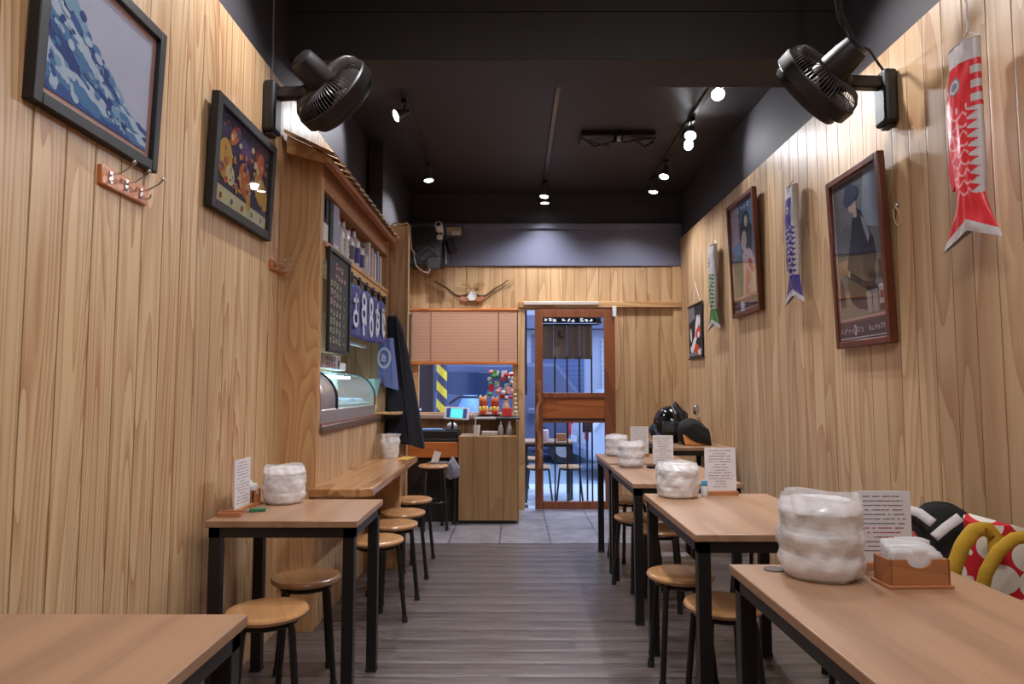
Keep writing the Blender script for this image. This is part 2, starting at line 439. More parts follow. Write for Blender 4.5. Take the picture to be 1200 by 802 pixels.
# back wall with window and door openings  (window x -1.10..0.03, z 1.0..2.11; door x .10..1.05, z 0..2.12)
b0, b1 = YB, YB+.08
mb = MB().box(-1.2, 1.85, b0, b1, 2.12, 2.6)
mb.box(1.04, 1.85, b0, b1, 0, 2.12).box(-1.2, -1.08, b0, b1, 0, 2.12).box(-1.08, .04, b0, b1, 0, .96)
struct('wall_back', mb, M['pine_back'])
struct('wall_back', MB().box(-1.2, 1.85, b0-.02, b1+.1, 2.585, 3.06), C('beam_lamp_sheen', 118, 120, 142, rough=.35, bump=.2, bscale=9), bevel=.01)  # black beam drawn grey-blue, lamp reflections put into its colour
struct('wall_back', MB().box(-1.2, 1.85, b0-.0, b1+.1, 3.06, ZC), M['black_wall'])
struct('wall_back', MB().box(-.55, 1.8, b0-.05, b0-.02, 2.99, 3.05), C('beam_lamp_sheen', 0, 0, 0), bevel=.008)
# door post, lintel rail, window head
struct('trim_3', MB().box(.04, .115, b0-.03, b1, 0, 2.13), M['pine_back'])
struct('trim_4', MB().box(.05, 1.79, b0-.055, b0, 2.135, 2.2), M['pine_x'], bevel=.006)
struct('trim_5', MB().box(-1.12, .05, b0-.02, b0, 2.105, 2.13), M['pine_x'], bevel=.004)
struct('trim_6', MB().box(1.70, 1.79, b0-.03, b0, 0, 2.58), M['pine_back'])

# window: frame with glass, ledge
w = bpy.data.objects.new('window_1', None); COL.objects.link(w); w.location = (-.52, YB+.02, .98); w['kind'] = 'structure'
f = MB()
f.box(-.56, .56, -.02, .05, 0, .04).box(-.56, .56, -.02, .05, 1.10, 1.13).box(-.56, -.50, -.02, .05, .04, 1.1).box(.50, .56, -.02, .05, .04, 1.1)
f.build('window_frame', M['pine_x'], w, bevel=.004)
MB().box(-.5, .5, .012, .018, .04, 1.10).build('window_glass', M['glass'], w)
MB().box(-.56, .57, -.20, -.02, -.02, .02).build('window_sill', C('ledge_top', 176, 150, 140, rough=.35), w, bevel=.004)

# sliding door, half open, hung in front of the wall plane
d = bpy.data.objects.new('door_1', None); COL.objects.link(d); d.location = (.645, YB-.045, .012); d['kind'] = 'structure'
f = MB(); W2 = .425; DH = 2.10
f.box(-W2, -W2+.085, -.02, .02, 0, DH).box(W2-.115, W2, -.02, .02, 0, DH)
f.box(-W2+.085, W2-.115, -.02, .02, 0, .085).box(-W2+.085, W2-.115, -.02, .02, DH-.085, DH)
f.box(-W2+.085, W2-.115, -.02, .02, 1.16, 1.215).box(-W2+.085, W2-.115, -.02, .02, .90, .945)
f.build('door_frame', M['door_wood'], d, bevel=.005)
MB().box(-W2+.08, W2-.11, -.008, .012, .94, 1.165).build('door_panel', wood('door_panel_wood', srgb(168, 96, 50), srgb(120, 62, 30), 'Z', 'X', 'Y', rough=.35, freq=6), d)
MB().box(-W2+.08, W2-.11, .004, .008, .08, .905).build('door_glass', M['glass'], d)
MB().box(-W2+.08, W2-.11, .004, .008, 1.21, DH-.08).build('door_glass', M['glass'], d)
for i in range(4):
    x = -W2+.085 + (i+1)*.13 - .005
    MB().box(x-.008, x+.008, -.016, .0, .08, .905).build('door_bar', M['black_metal'], d)
    MB().box(x-.008, x+.008, -.016, .0, 1.21, DH-.5).build('door_bar', M['black_metal'], d)
MB().box(-W2+.085, W2-.115, -.022, -.006, .925, .945).build('door_rail', M['black_metal'], d)
rnd = random.Random(5)
h = MB(); pts = []
for i in range(26):
    t = i/25; pts.append((-W2+.035+.012*math.sin(t*9)+.01*rnd.uniform(-1, 1), -.05-.01*math.sin(t*14), .42+t*.92))
h.tube(pts, [.016+.008*rnd.random() for _ in pts], 9)
h.build('door_handle', C('gnarled_wood', 150, 104, 66, bump=.6, bscale=30), d)
mb = MB().box(-.02, .02, -.025, 0, -.085, .03)
solo('door_sensor', 'small white door closer box on the door head, right end', 'sensor', (1.065, YB-.067, 2.115), mb, M['white'], bevel=.006)
mb = MB().box(-.40, .40, -.02, 0, 0, .045)
solo('lintel_cover', 'pale long cover strip fixed on rail above sliding door', 'rail cover', (.50, YB-.056, 2.155), mb, C('pale_cover', 206, 190, 178, rough=.35), bevel=.01)

# ------------------------------------------------------------ tables
def table(label, x0, x1, y0, y1, h=.75, grommet=None):
    w, l = x1-x0, y1-y0
    t = thing('dining_table', label, 'table', ((x0+x1)/2, (y0+y1)/2, 0), 0, 'wood topped tables with black frames')
    MB().box(-w/2, w/2, -l/2, l/2, h-.026, h).build('tabletop', M['table'], t, bevel=.003)
    a, b = w/2-.012, l/2-.012
    MB().box(-a, a, -b, -b+.03, h-.066, h-.026).box(-a, a, b-.03, b, h-.066, h-.026).box(-a, -a+.03, -b, b, h-.066, h-.026).box(a-.03, a, -b, b, h-.066, h-.026).build('table_frame', M['black_metal'], t)
    for sx in (-1, 1):
        for sy in (-1, 1):
            x, y = sx*(a-.0225), sy*(b-.0225)
            lg = MB().box(x-.0225, x+.0225, y-.0225, y+.0225, .008, h-.027).build('leg', M['black_metal'], t, bevel=.003)
            MB().box(x-.024, x+.024, y-.024, y+.024, 0, .012).build('foot_pad', M['rubber'], lg)
    if grommet:
        gx, gy = grommet[0]-(x0+x1)/2, grommet[1]-(y0+y1)/2
        MB().cyl((gx, gy, h-.004), (gx, gy, h+.003), .028, seg=28).build('grommet', C('grommet_grey', 88, 74, 68), t)
    return t
table('wood topped table nearest the camera at lower left, against the left wall', -1.19, -.596, .55, 1.55)
table('square wood topped table along the left wall with a white wrapped stack on it', -1.19, -.604, 2.63, 3.15)
table('wood topped table nearest the camera at lower right, holding the wooden napkin box', .62, 1.215, .85, 1.99, grommet=(.727, 1.93))
table('second wood topped table from the camera on the right side', .63, 1.228, 2.39, 3.33)
table('third wood topped table from the camera on the right side', .638, 1.235, 3.68, 4.60)
table('farthest wood topped table of the right row, nearest the sliding door', .645, 1.24, 4.70, 5.40)
table('wood topped table in the far right corner under the black helmet', 1.25, 1.785, 5.50, 6.50, h=.79)

# ------------------------------------------------------------ stools
def make_stool():
    t = thing('round_stool', '', 'stool', (0, 0, 0), 0, 'round wooden stools with black tube legs')
    R = .148; z = .45
    pr = [(0.001, z-.028), (R-.012, z-.028), (R-.003, z-.021), (R, z-.012), (R-.004, z-.004), (R-.014, z-.0005), (R-.05, z-.003), (.001, z-.004)]
    MB().lathe(pr, seg=48).build('seat', M['seat'], t)
    ring = [(.105*math.cos(a), .105*math.sin(a), z-.045) for a in [2*PI*i/28 for i in range(28)]]
    MB().tube(ring, .009, 8, closed=True).build('support_ring', M['black_metal'], t)
    for k in range(4):
        a = PI/4 + k*PI/2; c, s = math.cos(a), math.sin(a)
        P = []
        P.append((.02*c, .02*s, z-.036))
        for q in range(9):
            th = q/8*PI/2*.95
            P.append(((.085+.035*math.sin(th))*c, (.085+.035*math.sin(th))*s, z-.036-.035*(1-math.cos(th))))
        P.append((.158*c, .158*s, .015))
        lg = MB().tube(P, .0125, 10).build('leg', M['black_metal'], t)
        MB().cyl((.157*c, .157*s, .03), (.159*c, .159*s, 0), .0155, seg=12).build('rubber_foot', M['rubber'], lg)
    return t
STOOLS = [
 (-.91, 2.55, 'front round stool of the two at the left wall table, lightest seat'),
 (-.905, 3.00, 'round stool just behind the front one, tucked under left wall table'),
 (-.75, 3.74, 'round stool at the near end of the wall counter'),
 (-.735, 4.17, 'second round stool from the near end under the wall counter'),
 (-.74, 4.56, 'third round stool along the wall counter, mostly hidden by others'),
 (-.76, 5.10, 'round stool standing at the far end of the wall counter'),
 (.795, 2.63, 'round stool nearest the camera on the right, tucked under second table'),
 (.735, 3.05, 'round stool at the far end of the second right table, aisle side'),
 (.86, 4.03, 'round stool at the near half of the third right table, behind table leg'),
 (.79, 4.40, 'round stool at the far half of the third right table, aisle side'),
 (.86, 5.13, 'round stool under the farthest table of the right row'),
 (1.46, 2.47, 'wall side round stool under the black backpack'),
 (1.50, 2.02, 'wall side round stool under the red spotted bag'),
 (1.45, 2.95, 'wall side round stool at the second right table'),
 (1.45, 4.1, 'wall side round stool under third right table'),
]
base_stool = None
rs = random.Random(3)
for x, y, lab in STOOLS:
    if base_stool is None:
        base_stool = make_stool(); base_stool.location = (x, y, 0); base_stool['label'] = lab; base_stool.rotation_euler = (0, 0, .35)
    else: copy_thing(base_stool, (x, y, 0), rs.uniform(0, 1.5), lab)
def tall_stool():
    t = thing('tall_stool', 'taller round stool in front of the dark cash desk', 'stool', (-.735, 6.2, 0), .3)
    R = .14; z = .58
    pr = [(0.001, z-.028), (R-.012, z-.028), (R, z-.014), (R-.012, z-.001), (.001, z-.003)]
    MB().lathe(pr, seg=40).build('seat', M['seat'], t)
    for k in range(4):
        a = PI/4+k*PI/2; c, s = math.cos(a), math.sin(a)
        lg = MB().tube([(.05*c, .05*s, z-.036), (.09*c, .09*s, z-.036), (.115*c, .115*s, z-.06), (.15*c, .15*s, .01)], .0135, 10).build('leg', M['black_metal'], t)
        MB().cyl((.15*c, .15*s, .03), (.151*c, .151*s, 0), .0165, seg=12).build('rubber_foot', M['rubber'], lg)
    MB().tube([(.132*math.cos(a), .132*math.sin(a), .25) for a in [2*PI*i/24 for i in range(24)]], .008, 8, closed=True).build('footrest_ring', M['black_metal'], t)
tall_stool()

# ------------------------------------------------------------ things on the tables
def wrapped_stack(label, x, y, z, r, h, seed):
    rnd = random.Random(seed)
    t = thing('wrapped_bowl_stack', label, 'stack of bowls', (x, y, z), rnd.random()*6, 'plastic wrapped stacks of white bowls')
    mb = MB(); n = 3; hh = h*.86/n
    for i in range(n):
        z0 = .006 + i*hh
        pr = [(0.001, z0), (r*.78, z0), (r*.86, z0+hh*.15), (r*.90, z0+hh*.5), (r*.92, z0+hh*.9), (r*.84, z0+hh*.98), (.001, z0+hh*.97)]
        mb.lathe(pr, c=(rnd.uniform(-.004, .004), rnd.uniform(-.004, .004), 0), seg=40)
    mb.build('paper_bowls', M['paper'], t)
    nv = 26; ph = [rnd.uniform(0, 6) for _ in range(6)]
    prof = []
    for j in range(nv+1):
        q = j/nv; zz = .001 + q*h
        rr = r*(.90 + .07*math.sin(q*PI) + .045*abs(math.sin(q*n*PI))+.02*math.sin(q*17+ph[0]))
        if q < .06: rr *= .90+q*1.6
        if q > .88: rr *= 1-((q-.88)/.12)**2*.16
        prof.append((rr, zz))
    prof += [(r*.55, h*.985), (r*.2, h*1.0), (.001, h*.99)]
    def fn(t_, z_):
        q = z_/h
        return 1+.022*math.sin(5*t_+ph[1]+q*9)+.014*math.sin(11*t_+ph[2]-q*15)+.012*math.sin(19*t_+ph[3]+q*22)+.03*noise.noise(Vector((math.cos(t_)*3+ph[4], math.sin(t_)*3, q*7)))
    mb = MB().lathe([(0.001, .001)]+prof, seg=64, fn=fn)
    # loose open collar of film standing around the top edge
    for (q0, q1) in ((.86, 1.07),):
        mb.grid(lambda u, v: (r*(1.0-.10*v+.03*math.sin(u*2*PI*7+ph[0])+.02*math.sin(u*2*PI*13+v*3))*math.cos(u*2*PI), r*(1.0-.10*v+.03*math.sin(u*2*PI*7+ph[0])+.02*math.sin(u*2*PI*13+v*3))*math.sin(u*2*PI), h*(q0+(q1-q0)*v*(1+.12*math.sin(u*2*PI*3+ph[5])))), 72, 5, closed_u=True)
    mb.build('plastic_wrap', M['film'], t)
wrapped_stack('large plastic wrapped stack of white bowls on the nearest right table', .832, 1.87, .75, .108, .205, 1)
wrapped_stack('plastic wrapped stack of white bowls on the second right table', .775, 3.27-.03, .75, .100, .150, 2)
wrapped_stack('plastic wrapped stack of white bowls on the third right table', .772, 4.46+.04, .75, .088, .155, 3)
wrapped_stack('plastic wrapped stack of white bowls on the farthest right table', .79, 5.25, .75, .086, .150, 4)
wrapped_stack('plastic wrapped stack of white bowls on the left wall table', -1.03, 3.06, .75, .092, .155, 5)

def menu_stand(label, x, y, w, h, seed, rz=0, z=.75, lean=.06):
    rnd = random.Random(seed)
    t = thing('menu_stand', label, 'menu', (x, y, z), rz, 'standing paper menus on the tables')
    MB().box(-w/2-.004, w/2+.004, -.022, .022, 0, .014).box(-w/2-.004, w/2+.004, -.022, -.006, .012, .020).box(-w/2-.004, w/2+.004, .006, .022, .012, .020).build('wooden_base', M['box_wood'], t, bevel=.002)
    T = Matrix.Translation((0, 0, .010)) @ Matrix.Rotation(-lean*.3, 4, 'X')
    MB().box(-w/2, w/2, -.0018, .0018, 0, h, T=T).build('menu_sheet', M['paper'], t)
    mb = MB(); n = 14 if h > .17 else 11
    for i in range(n):
        zz = h*(.93 - i*.86/n); ww = w*rnd.choice([.8, .5, .78, .72, .35, .6, .75]); xx = -ww/2
        m = M['ink_red'] if rnd.random() < .05 else M['ink']
        while xx < ww/2-.004:
            l = min(rnd.uniform(.004, .022), ww/2-xx)
            mb._faces([T @ Vector(v) for v in ((xx, -.0025, zz-.0013), (xx+l, -.0025, zz-.0013), (xx+l, -.0025, zz+.0013), (xx, -.0025, zz+.0013))], [(0, 1, 2, 3)], m)
            xx += l+rnd.choice([.0012, .0012, .0025, .008])
    mb.build('printed_lines', None, t)
menu_stand('white printed menu behind the napkin box on the nearest right table', 1.045, 1.945, .158, .205, 11, lean=0)
menu_stand('white printed menu in wooden base on the second right table', .995, 3.29, .150, .215, 12)
menu_stand('white printed menu in wooden base on the third right table', .985, 4.50, .135, .195, 13, rz=.03)
menu_stand('white printed menu in wooden base on the farthest right table', .96, 5.20, .135, .215, 14)
menu_stand('white menu seen nearly edge on at the left wall table', -1.135, 2.85, .16, .205, 15, rz=PI/2)

def napkin_box(label, x, y, w, d_, h, rz, big=True):
    t = thing('napkin_box', label, 'napkin box', (x, y, .75), rz, 'wooden napkin boxes')
    MB().box(-w/2-.006, w/2+.006, -d_/2-.006, d_/2+.006, 0, .008).box(-w/2, w/2, d_/2-.007, d_/2, .008, h).box(-w/2, -w/2+.007, -d_/2, d_/2, .008, h).box(w/2-.007, w/2, -d_/2, d_/2, .008, h).build('box', M['box_wood'], t, bevel=.0015)
    pts = [(-w/2, .008), (w/2, .008), (w/2, h)]
    for k in range(9):
        a = PI*k/8; pts.append((w*.21*math.cos(a), h-.022*math.sin(a)))
    pts.append((-w/2, h))
    MB().prism(pts, -d_/2, -d_/2+.007).build('front_panel', M['box_wood'], t)
    rnd = random.Random(7)
    nm = MB()
    for k in range(7):
        yy = -d_/2+.014 + k*(d_-.028)/6
        top = h*(1.32+.28*k/6)+rnd.uniform(-.004, .004); tilt = rnd.uniform(-.06, .06)
        def fn(u, v, yy=yy, top=top, tilt=tilt, k=k):
            x = (u-.5)*(w-.024); zz = .012+v*(top-.012)+tilt*x*v
            if u > .8: zz -= (u-.8)*v*.05
            return (x, yy+.004*math.sin(u*5+k)+v*.004*math.sin(k*2+u*3), zz)
        nm.grid(fn, 8, 6)
    nm.build('napkins', M['white_print'], t, solid=.003)
napkin_box('wooden napkin box full of white napkins on nearest right table', 1.027, 1.785, .155, .075, .072, .03)
napkin_box('small wooden napkin box behind the menu on the left wall table', -1.15, 2.99, .08, .05, .068, PI/2)
# tray and green lighter on the left table
t = thing('wooden_tray', 'small brown wooden tray at the foot of left wall menu', 'tray', (-1.135, 2.735, .75), .2)
MB().box(-.045, .045, -.03, .03, 0, .006).box(-.045, .045, -.03, -.024, .006, .018).box(-.045, .045, .024, .03, .006, .018).box(-.045, -.039, -.03, .03, .006, .018).build('tray_body', M['box_wood'], t, bevel=.0015)
t = thing('lighter', 'green plastic lighter lying on the left wall table', 'lighter', (-1.06, 2.83, .759), .45)
MB().box(-.034, .03, -.009, .009, -.009, .006).build('lighter_body', M['green'], t, bevel=.003)
MB().box(-.045, -.034, -.008, .008, -.008, .004).build('lighter_head', M['chrome'], t, bevel=.002)
solo('brown_block', 'brown wooden block corner on nearest left table at the frame edge', 'wood block', (-1.165, 1.49, .75), MB().box(-.03, .03, -.03, .03, 0, .022), M['box_wood'], bevel=.003)
t = thing('condiment_bottle', 'pale blue topped bottle beside the menu of second right table', 'bottle', (.902, 3.24, .75))
MB().lathe([(.001, 0), (.016, 0), (.017, .01), (.017, .04), (.013, .05)], seg=20).build('bottle_body', M['white'], t)
MB().lathe([(.001, .049), (.014, .049), (.014, .068), (.01, .074), (.001, .074)], seg=20).build('cap', C('cap_blue', 70, 150, 190), t)
solo('black_dish', 'small black dish beside the white stack on third table', 'dish', (.895, 4.42, .75), MB().lathe([(.001, 0), (.03, 0), (.042, .012), (.04, .014), (.028, .004), (.001, .004)], seg=24), M['black_plastic'])
solo('wooden_box', 'low wooden box beneath the farthest menu on right row', 'box', (1.075, 4.62-.07, .75), MB().box(-.045, .045, -.03, .03, 0, .03), M['box_wood'], bevel=.002)
# low white panel under the third table
mb = MB().box(0, .20, -.32, .32, 0, .17)
solo('storage_box', 'low white storage box on the floor under the third right table', 'box', (.955, 4.70, 0), mb, M['white'], bevel=.006)

# ------------------------------------------------------------ bags on the wall side stools
t = thing('backpack', 'black backpack with white stripes leaning on the right wall', 'backpack', (1.50, 2.47, .45), -.5)
mb = MB().ball((.03, 0, .19), .16, .11, .205, seg=28).ball((-.12, -.03, .25), .10, .08, .12, seg=22)
for v in mb.bm.verts:
    v.co += Vector((noise.noise(v.co*7)*.05, noise.noise(v.co*7+Vector((9, 0, 0)))*.04, noise.noise(v.co*6+Vector((0, 5, 0)))*.04))
    if v.co.z < .01: v.co.z = .003
mb.build('bag_body', M['black_fabric'], t, sub=1)
def ribbon(pts, w_, up=(0, 0, 1)):
    n_ = len(pts)
    def f(u, v):
        i = min(int(u*(n_-1)), n_-2); q = u*(n_-1)-i; p = Vector(pts[i]).lerp(Vector(pts[i+1]), q)
        d_ = (Vector(pts[i+1])-Vector(pts[i])).normalized(); sd = d_.cross(Vector((0, -1, .3))).normalized()
        return tuple(p+sd*(v-.5)*w_)
    return MB().grid(f, (n_-1)*4, 2)
ribbon([(-.14, -.10, .365), (-.09, -.10, .385), (-.04, -.11, .375), (.0, -.125, .345)], .032).build('white_stripe', M['white_print'], t, solid=.006)
ribbon([(.0, -.14, .30), (.035, -.13, .335), (.08, -.105, .37)], .030).build('white_stripe', M['white_print'], t, solid=.006)
MB().tube([(-.07, -.13, .31), (-.05, -.14, .27), (-.07, -.14, .22)], [.012, .020, .012], 8).build('red_patch', C('dull_red', 180, 80, 76), t)
MB().tube([(.03+.05*math.cos(a_), 0, .375+.02*math.sin(a_)) for a_ in [PI*q/8 for q in range(9)]], .009, 8).build('carry_loop', M['black_fabric'], t)

def dots_mat():
    k = NT('red_white_dots')
    mp = k.n('ShaderNodeMapping'); mp.inputs['Scale'].default_value = (1, 1, 1); k.l(k.n('ShaderNodeTexCoord').outputs['Object'], mp.inputs[0])
    v = k.n('ShaderNodeTexVoronoi'); v.inputs['Scale'].default_value = 12.5; v.inputs['Randomness'].default_value = .35; k.l(mp.outputs[0], v.inputs['Vector'])
    f = k.math('GREATER_THAN', v.outputs['Distance'], .53)
    k.l(k.mix(f, srgb(226, 222, 214), srgb(196, 22, 38)), k.b.inputs['Base Color']); k.b.inputs['Roughness'].default_value = .8
    return k.m
M['dots'] = dots_mat()
t = thing('spotted_bag', 'red cloth bag with large white spots and yellow handles', 'bag', (1.475, 2.04, .45), -.2)
def bagfn(u, v):
    a = u*2*PI; z = v*.39
    w = .19*(1-.25*v); d_ = .10*(1-.55*v)
    r = 1+.10*noise.noise(Vector((math.cos(a)*2, math.sin(a)*2, v*4)))+.04*math.sin(5*a+v*4)
    return (w*math.cos(a)*r+.02*v, d_*math.sin(a)*r, z+.03*math.cos(a)*-v + .012*math.sin(3*a)*v)
mb = MB().grid(bagfn, 40, 18, closed_u=True)
top = [v for v in mb.bm.verts if abs(v.index) >= 0]
mb.bm.verts.ensure_lookup_table()
n_ = 40
f1 = mb.bm.faces.new([mb.bm.verts[i] for i in range(n_)][::-1]); f2 = mb.bm.faces.new([mb.bm.verts[-n_+i] for i in range(n_)])
mb.build('bag_cloth', M['dots'], t)
ribbon([(-.215, -.125, .24), (-.205, -.125, .30), (-.18, -.12, .36), (-.145, -.105, .40), (-.10, -.08, .405), (-.075, -.07, .38), (-.075, -.075, .33)], .040).build('yellow_handle', M['yellow'], t, solid=.006)
ribbon([(-.145, -.13, .22), (-.13, -.135, .29), (-.095, -.13, .35), (-.05, -.12, .385), (.0, -.10, .39), (.02, -.095, .36)], .034).build('yellow_handle', M['yellow'], t, solid=.006)
# ------------------------------------------------------------ helmet group in the far right corner
t = thing('helmet', 'glossy black helmet on the far right corner table', 'helmet', (1.405, 6.10, .79), .3)
mb = MB().ball((0, 0, .16), .15, .17, .165, seg=28)
for v in mb.bm.verts:
    if v.co.z < .03: v.co.z = .002
mb.build('shell', C('gloss_black', 16, 16, 18, rough=.12), t)
for k in range(7):
    a = -1.9+k*.42
    MB().tube([(.15*math.cos(a), .165*math.sin(a), .15), (.13*math.cos(a+.1), .14*math.sin(a+.1), .25), (.05*math.cos(a), .05*math.sin(a), .33+.012*(k % 3))], [.008, .02, .010], 8).build('crest_ridge', M['black_plastic'], t)
MB().grid(lambda u, v: (.158*math.cos(-2.6+u*2), .178*math.sin(-2.6+u*2), .10+v*.09), 16, 4).build('visor', C('visor_smoke', 60, 64, 70, rough=.05), t, solid=.004)
t = thing('folded_jacket', 'black jacket with orange lining heaped beside the helmet', 'jacket', (1.57, 5.82, .79), .1)
mb = MB().ball((-.01, 0, .06), .15, .13, .16, seg=30)
for v in mb.bm.verts:
    h_ = max(0, v.co.z)
    v.co += Vector((noise.noise(v.co*12)*.03-.25*h_, noise.noise(v.co*11+Vector((7, 1, 0)))*.03, noise.noise(v.co*10+Vector((2, 5, 0)))*.03))
    v.co.x = min(v.co.x, .145); v.co.z = max(v.co.z, .002)
mb.build('jacket_cloth', M['black_fabric'], t, sub=1)
MB().grid(lambda u, v: (-.155+.20*u*(1-.45*v), -.125+.05*v-.02*math.sin(u*PI), .004+.085*v*(1-u*.75)+.004*math.sin(u*12)), 14, 8).build('orange_lining', C('orange_lining', 206, 128, 50), t, solid=.006)
t = thing('dark_strap_bag', 'flat dark bag lying left of the helmet', 'bag', (1.37, 6.39, .79))
MB().ball((0, 0, .085), .10, .10, .085, seg=18).build('bag_body', M['black_fabric'], t)
MB().tube([(-.06, -.05, .15), (.0, -.07, .19), (.07, -.04, .17)], .012, 8).build('pale_strap', M['tan'], t)
t = thing('ladle_stand', 'chrome oval mirror on a pale twisted stem beside jacket', 'mirror', (1.655, 6.15, .79))
MB().tube([(0.02+.004*math.sin(q), .0, q*.02) for q in range(12)], [.014+.004*(q % 2) for q in range(12)], 8).build('stem', C('pale_stem', 206, 184, 140), t)
MB().ball((-.005, 0, .29), .03, .014, .055, seg=18).build('mirror_head', M['chrome'], t)
MB().cyl((.02, 0, 0), (.02, 0, .008), .03, seg=20).build('stem_base', M['tan'], t)

# ------------------------------------------------------------ wall fans
def wall_fan(label, wx, y, zb, head, axis, arm_end):
    side = 1 if wx < 0 else -1      # +1 : fan points to +x from the left wall
    t = thing('wall_fan', label, 'fan', (wx, y, zb), 0, 'black wall mounted fans')
    O = Vector((wx, y, zb))
    mb = MB().box(0 if side > 0 else -.065, .065 if side > 0 else 0, -.055, .055, -.145, .115); mb.build('wall_bracket', M['black_plastic'], t, bevel=.018, seg=3)
    MB().box(.03*side-.02, .03*side+.02, -.03, .03, -.16, -.14).build('switch_box', M['black_plastic'], t, bevel=.004)
    A = Vector((.05*side, 0, .06)); B = Vector(arm_end)-O
    d_ = (B-A).normalized(); T = Matrix.Translation(A) @ d_.to_track_quat('Z', 'Y').to_matrix().to_4x4()
    MB().box(-.028, .028, -.03, .03, 0, (B-A).length, T=T).build('arm', M['black_plastic'], t, bevel=.010)
    MB().ball(tuple(B), .045, m=None, seg=18).build('tilt_joint', M['black_plastic'], t)
    ax = Vector(axis).normalized(); Hc = Vector(head)-O
    T = Matrix.Translation(Hc) @ ax.to_track_quat('Z', 'Y').to_matrix().to_4x4()
    MB().lathe([(.001, -.225), (.045, -.225), (.062, -.212), (.070, -.16), (.074, -.09), (.074, -.03), (.001, -.03)], seg=32, T=T).build('motor_housing', M['black_plastic'], t)
    # rear grille: solid outer band and radial ribs
    MB().lathe([(.206, .048), (.214, .044), (.216, -.012), (.210, -.020), (.204, -.016), (.207, .042)], seg=64, T=T).build('outer_band', M['black_plastic'], t)
    mb = MB()
    for k in range(72):
        a = 2*PI*k/72; c, s = math.cos(a), math.sin(a)
        mb.tube([T @ Vector((.072*c, .072*s, -.078)), T @ Vector((.13*c, .13*s, -.080)), T @ Vector((.172*c, .172*s, -.074)), T @ Vector((.198*c, .198*s, -.048)), T @ Vector((.210*c, .210*s, -.012))], .0022, 4)
    mb.build('rear_grille', C('grille_grey', 66, 60, 58, rough=.35), t)
    mb = MB().lathe([(.185, .035), (.185, .075), (.178, .085), (.172, .08), (.178, .07), (.178, .035)], seg=48, T=T)
    for k in range(60):
        a = 2*PI*k/60; c, s = math.cos(a), math.sin(a)
        mb.tube([T @ Vector((.035*c, .035*s, .095)), T @ Vector((.12*c, .12*s, .092)), T @ Vector((.178*c, .178*s, .078))], .0016, 4)
    mb.lathe([(.001, .09), (.04, .09), (.04, .10), (.001, .102)], seg=24, T=T)
    mb.build('front_grille', M['black_plastic'], t)
    for k in range(3):
        mb = MB()
        def bl(u, v, k=k):
            a = 2*PI*k/3+(v-.5)*(1.0+.5*u); r = .035+u*.135
            return T @ Vector((r*math.cos(a), r*math.sin(a), .01+(v-.5)*.05))
        mb.grid(bl, 8, 8).build('fan_blade', C('blade_grey', 70, 66, 66), t, solid=.003)
    MB().lathe([(.001, -.03), (.03, -.03), (.035, .03), (.02, .05), (.001, .055)], seg=20, T=T).build('hub', M['black_plastic'], t)
    return t
wall_fan('black wall fan on the left wall above the small dark picture', XL, 3.27, 2.67, (-.905, 3.27, 2.735), (.66, .80, -.58), (-1.03, 3.27, 2.735))
wall_fan('black wall fan on the right wall, left of the red carp streamer', XR, 3.10, 2.64, (1.44, 3.10, 2.70), (-.66, .80, -.62), (1.56, 3.10, 2.705))
# fan wiring
mb = MB().tube([(XR-.03, 3.1, 2.75), (XR-.08, 3.08, 2.80), (1.66, 3.05, 2.84), (1.58, 3.03, 2.86), (1.50, 3.0, 2.96), (1.46, 2.96, 3.08), (1.44, 2.93, 3.2), (1.43, 2.9, 3.49)], .006, 8)
fc_ = tag(mb.build('fan_cable', M['black_plastic']), 'black cable rising from right wall fan up into the ceiling', 'cable')
mb = MB().tube([(1.56, 3.0, 2.87), (1.50, 2.98, 2.98), (1.48, 2.95, 3.09)], .011, 8)
mb.build('cable_sleeve', M['black_fabric'], fc_)
mb = MB().tube([(1.455, 2.95, 3.10), (1.468, 2.945, 3.12), (1.45, 2.94, 3.14), (1.44, 2.94, 3.18)], .005, 6)
mb.build('cable_tie', M['white'], fc_)['label'] = 'white knotted tie'
mb = MB().tube([(XL+.02, 3.3, 2.79), (XL+.01, 3.31, 2.84), (XL+.012, 3.32, 2.95), (XL+.005, 3.33, 3.05), (XL+.004, 3.33, 3.49)], .005, 8)
tag(mb.build('fan_cable', C('pale_cable', 120, 112, 116)), 'thin pale cable running up black wall above left fan', 'cable')

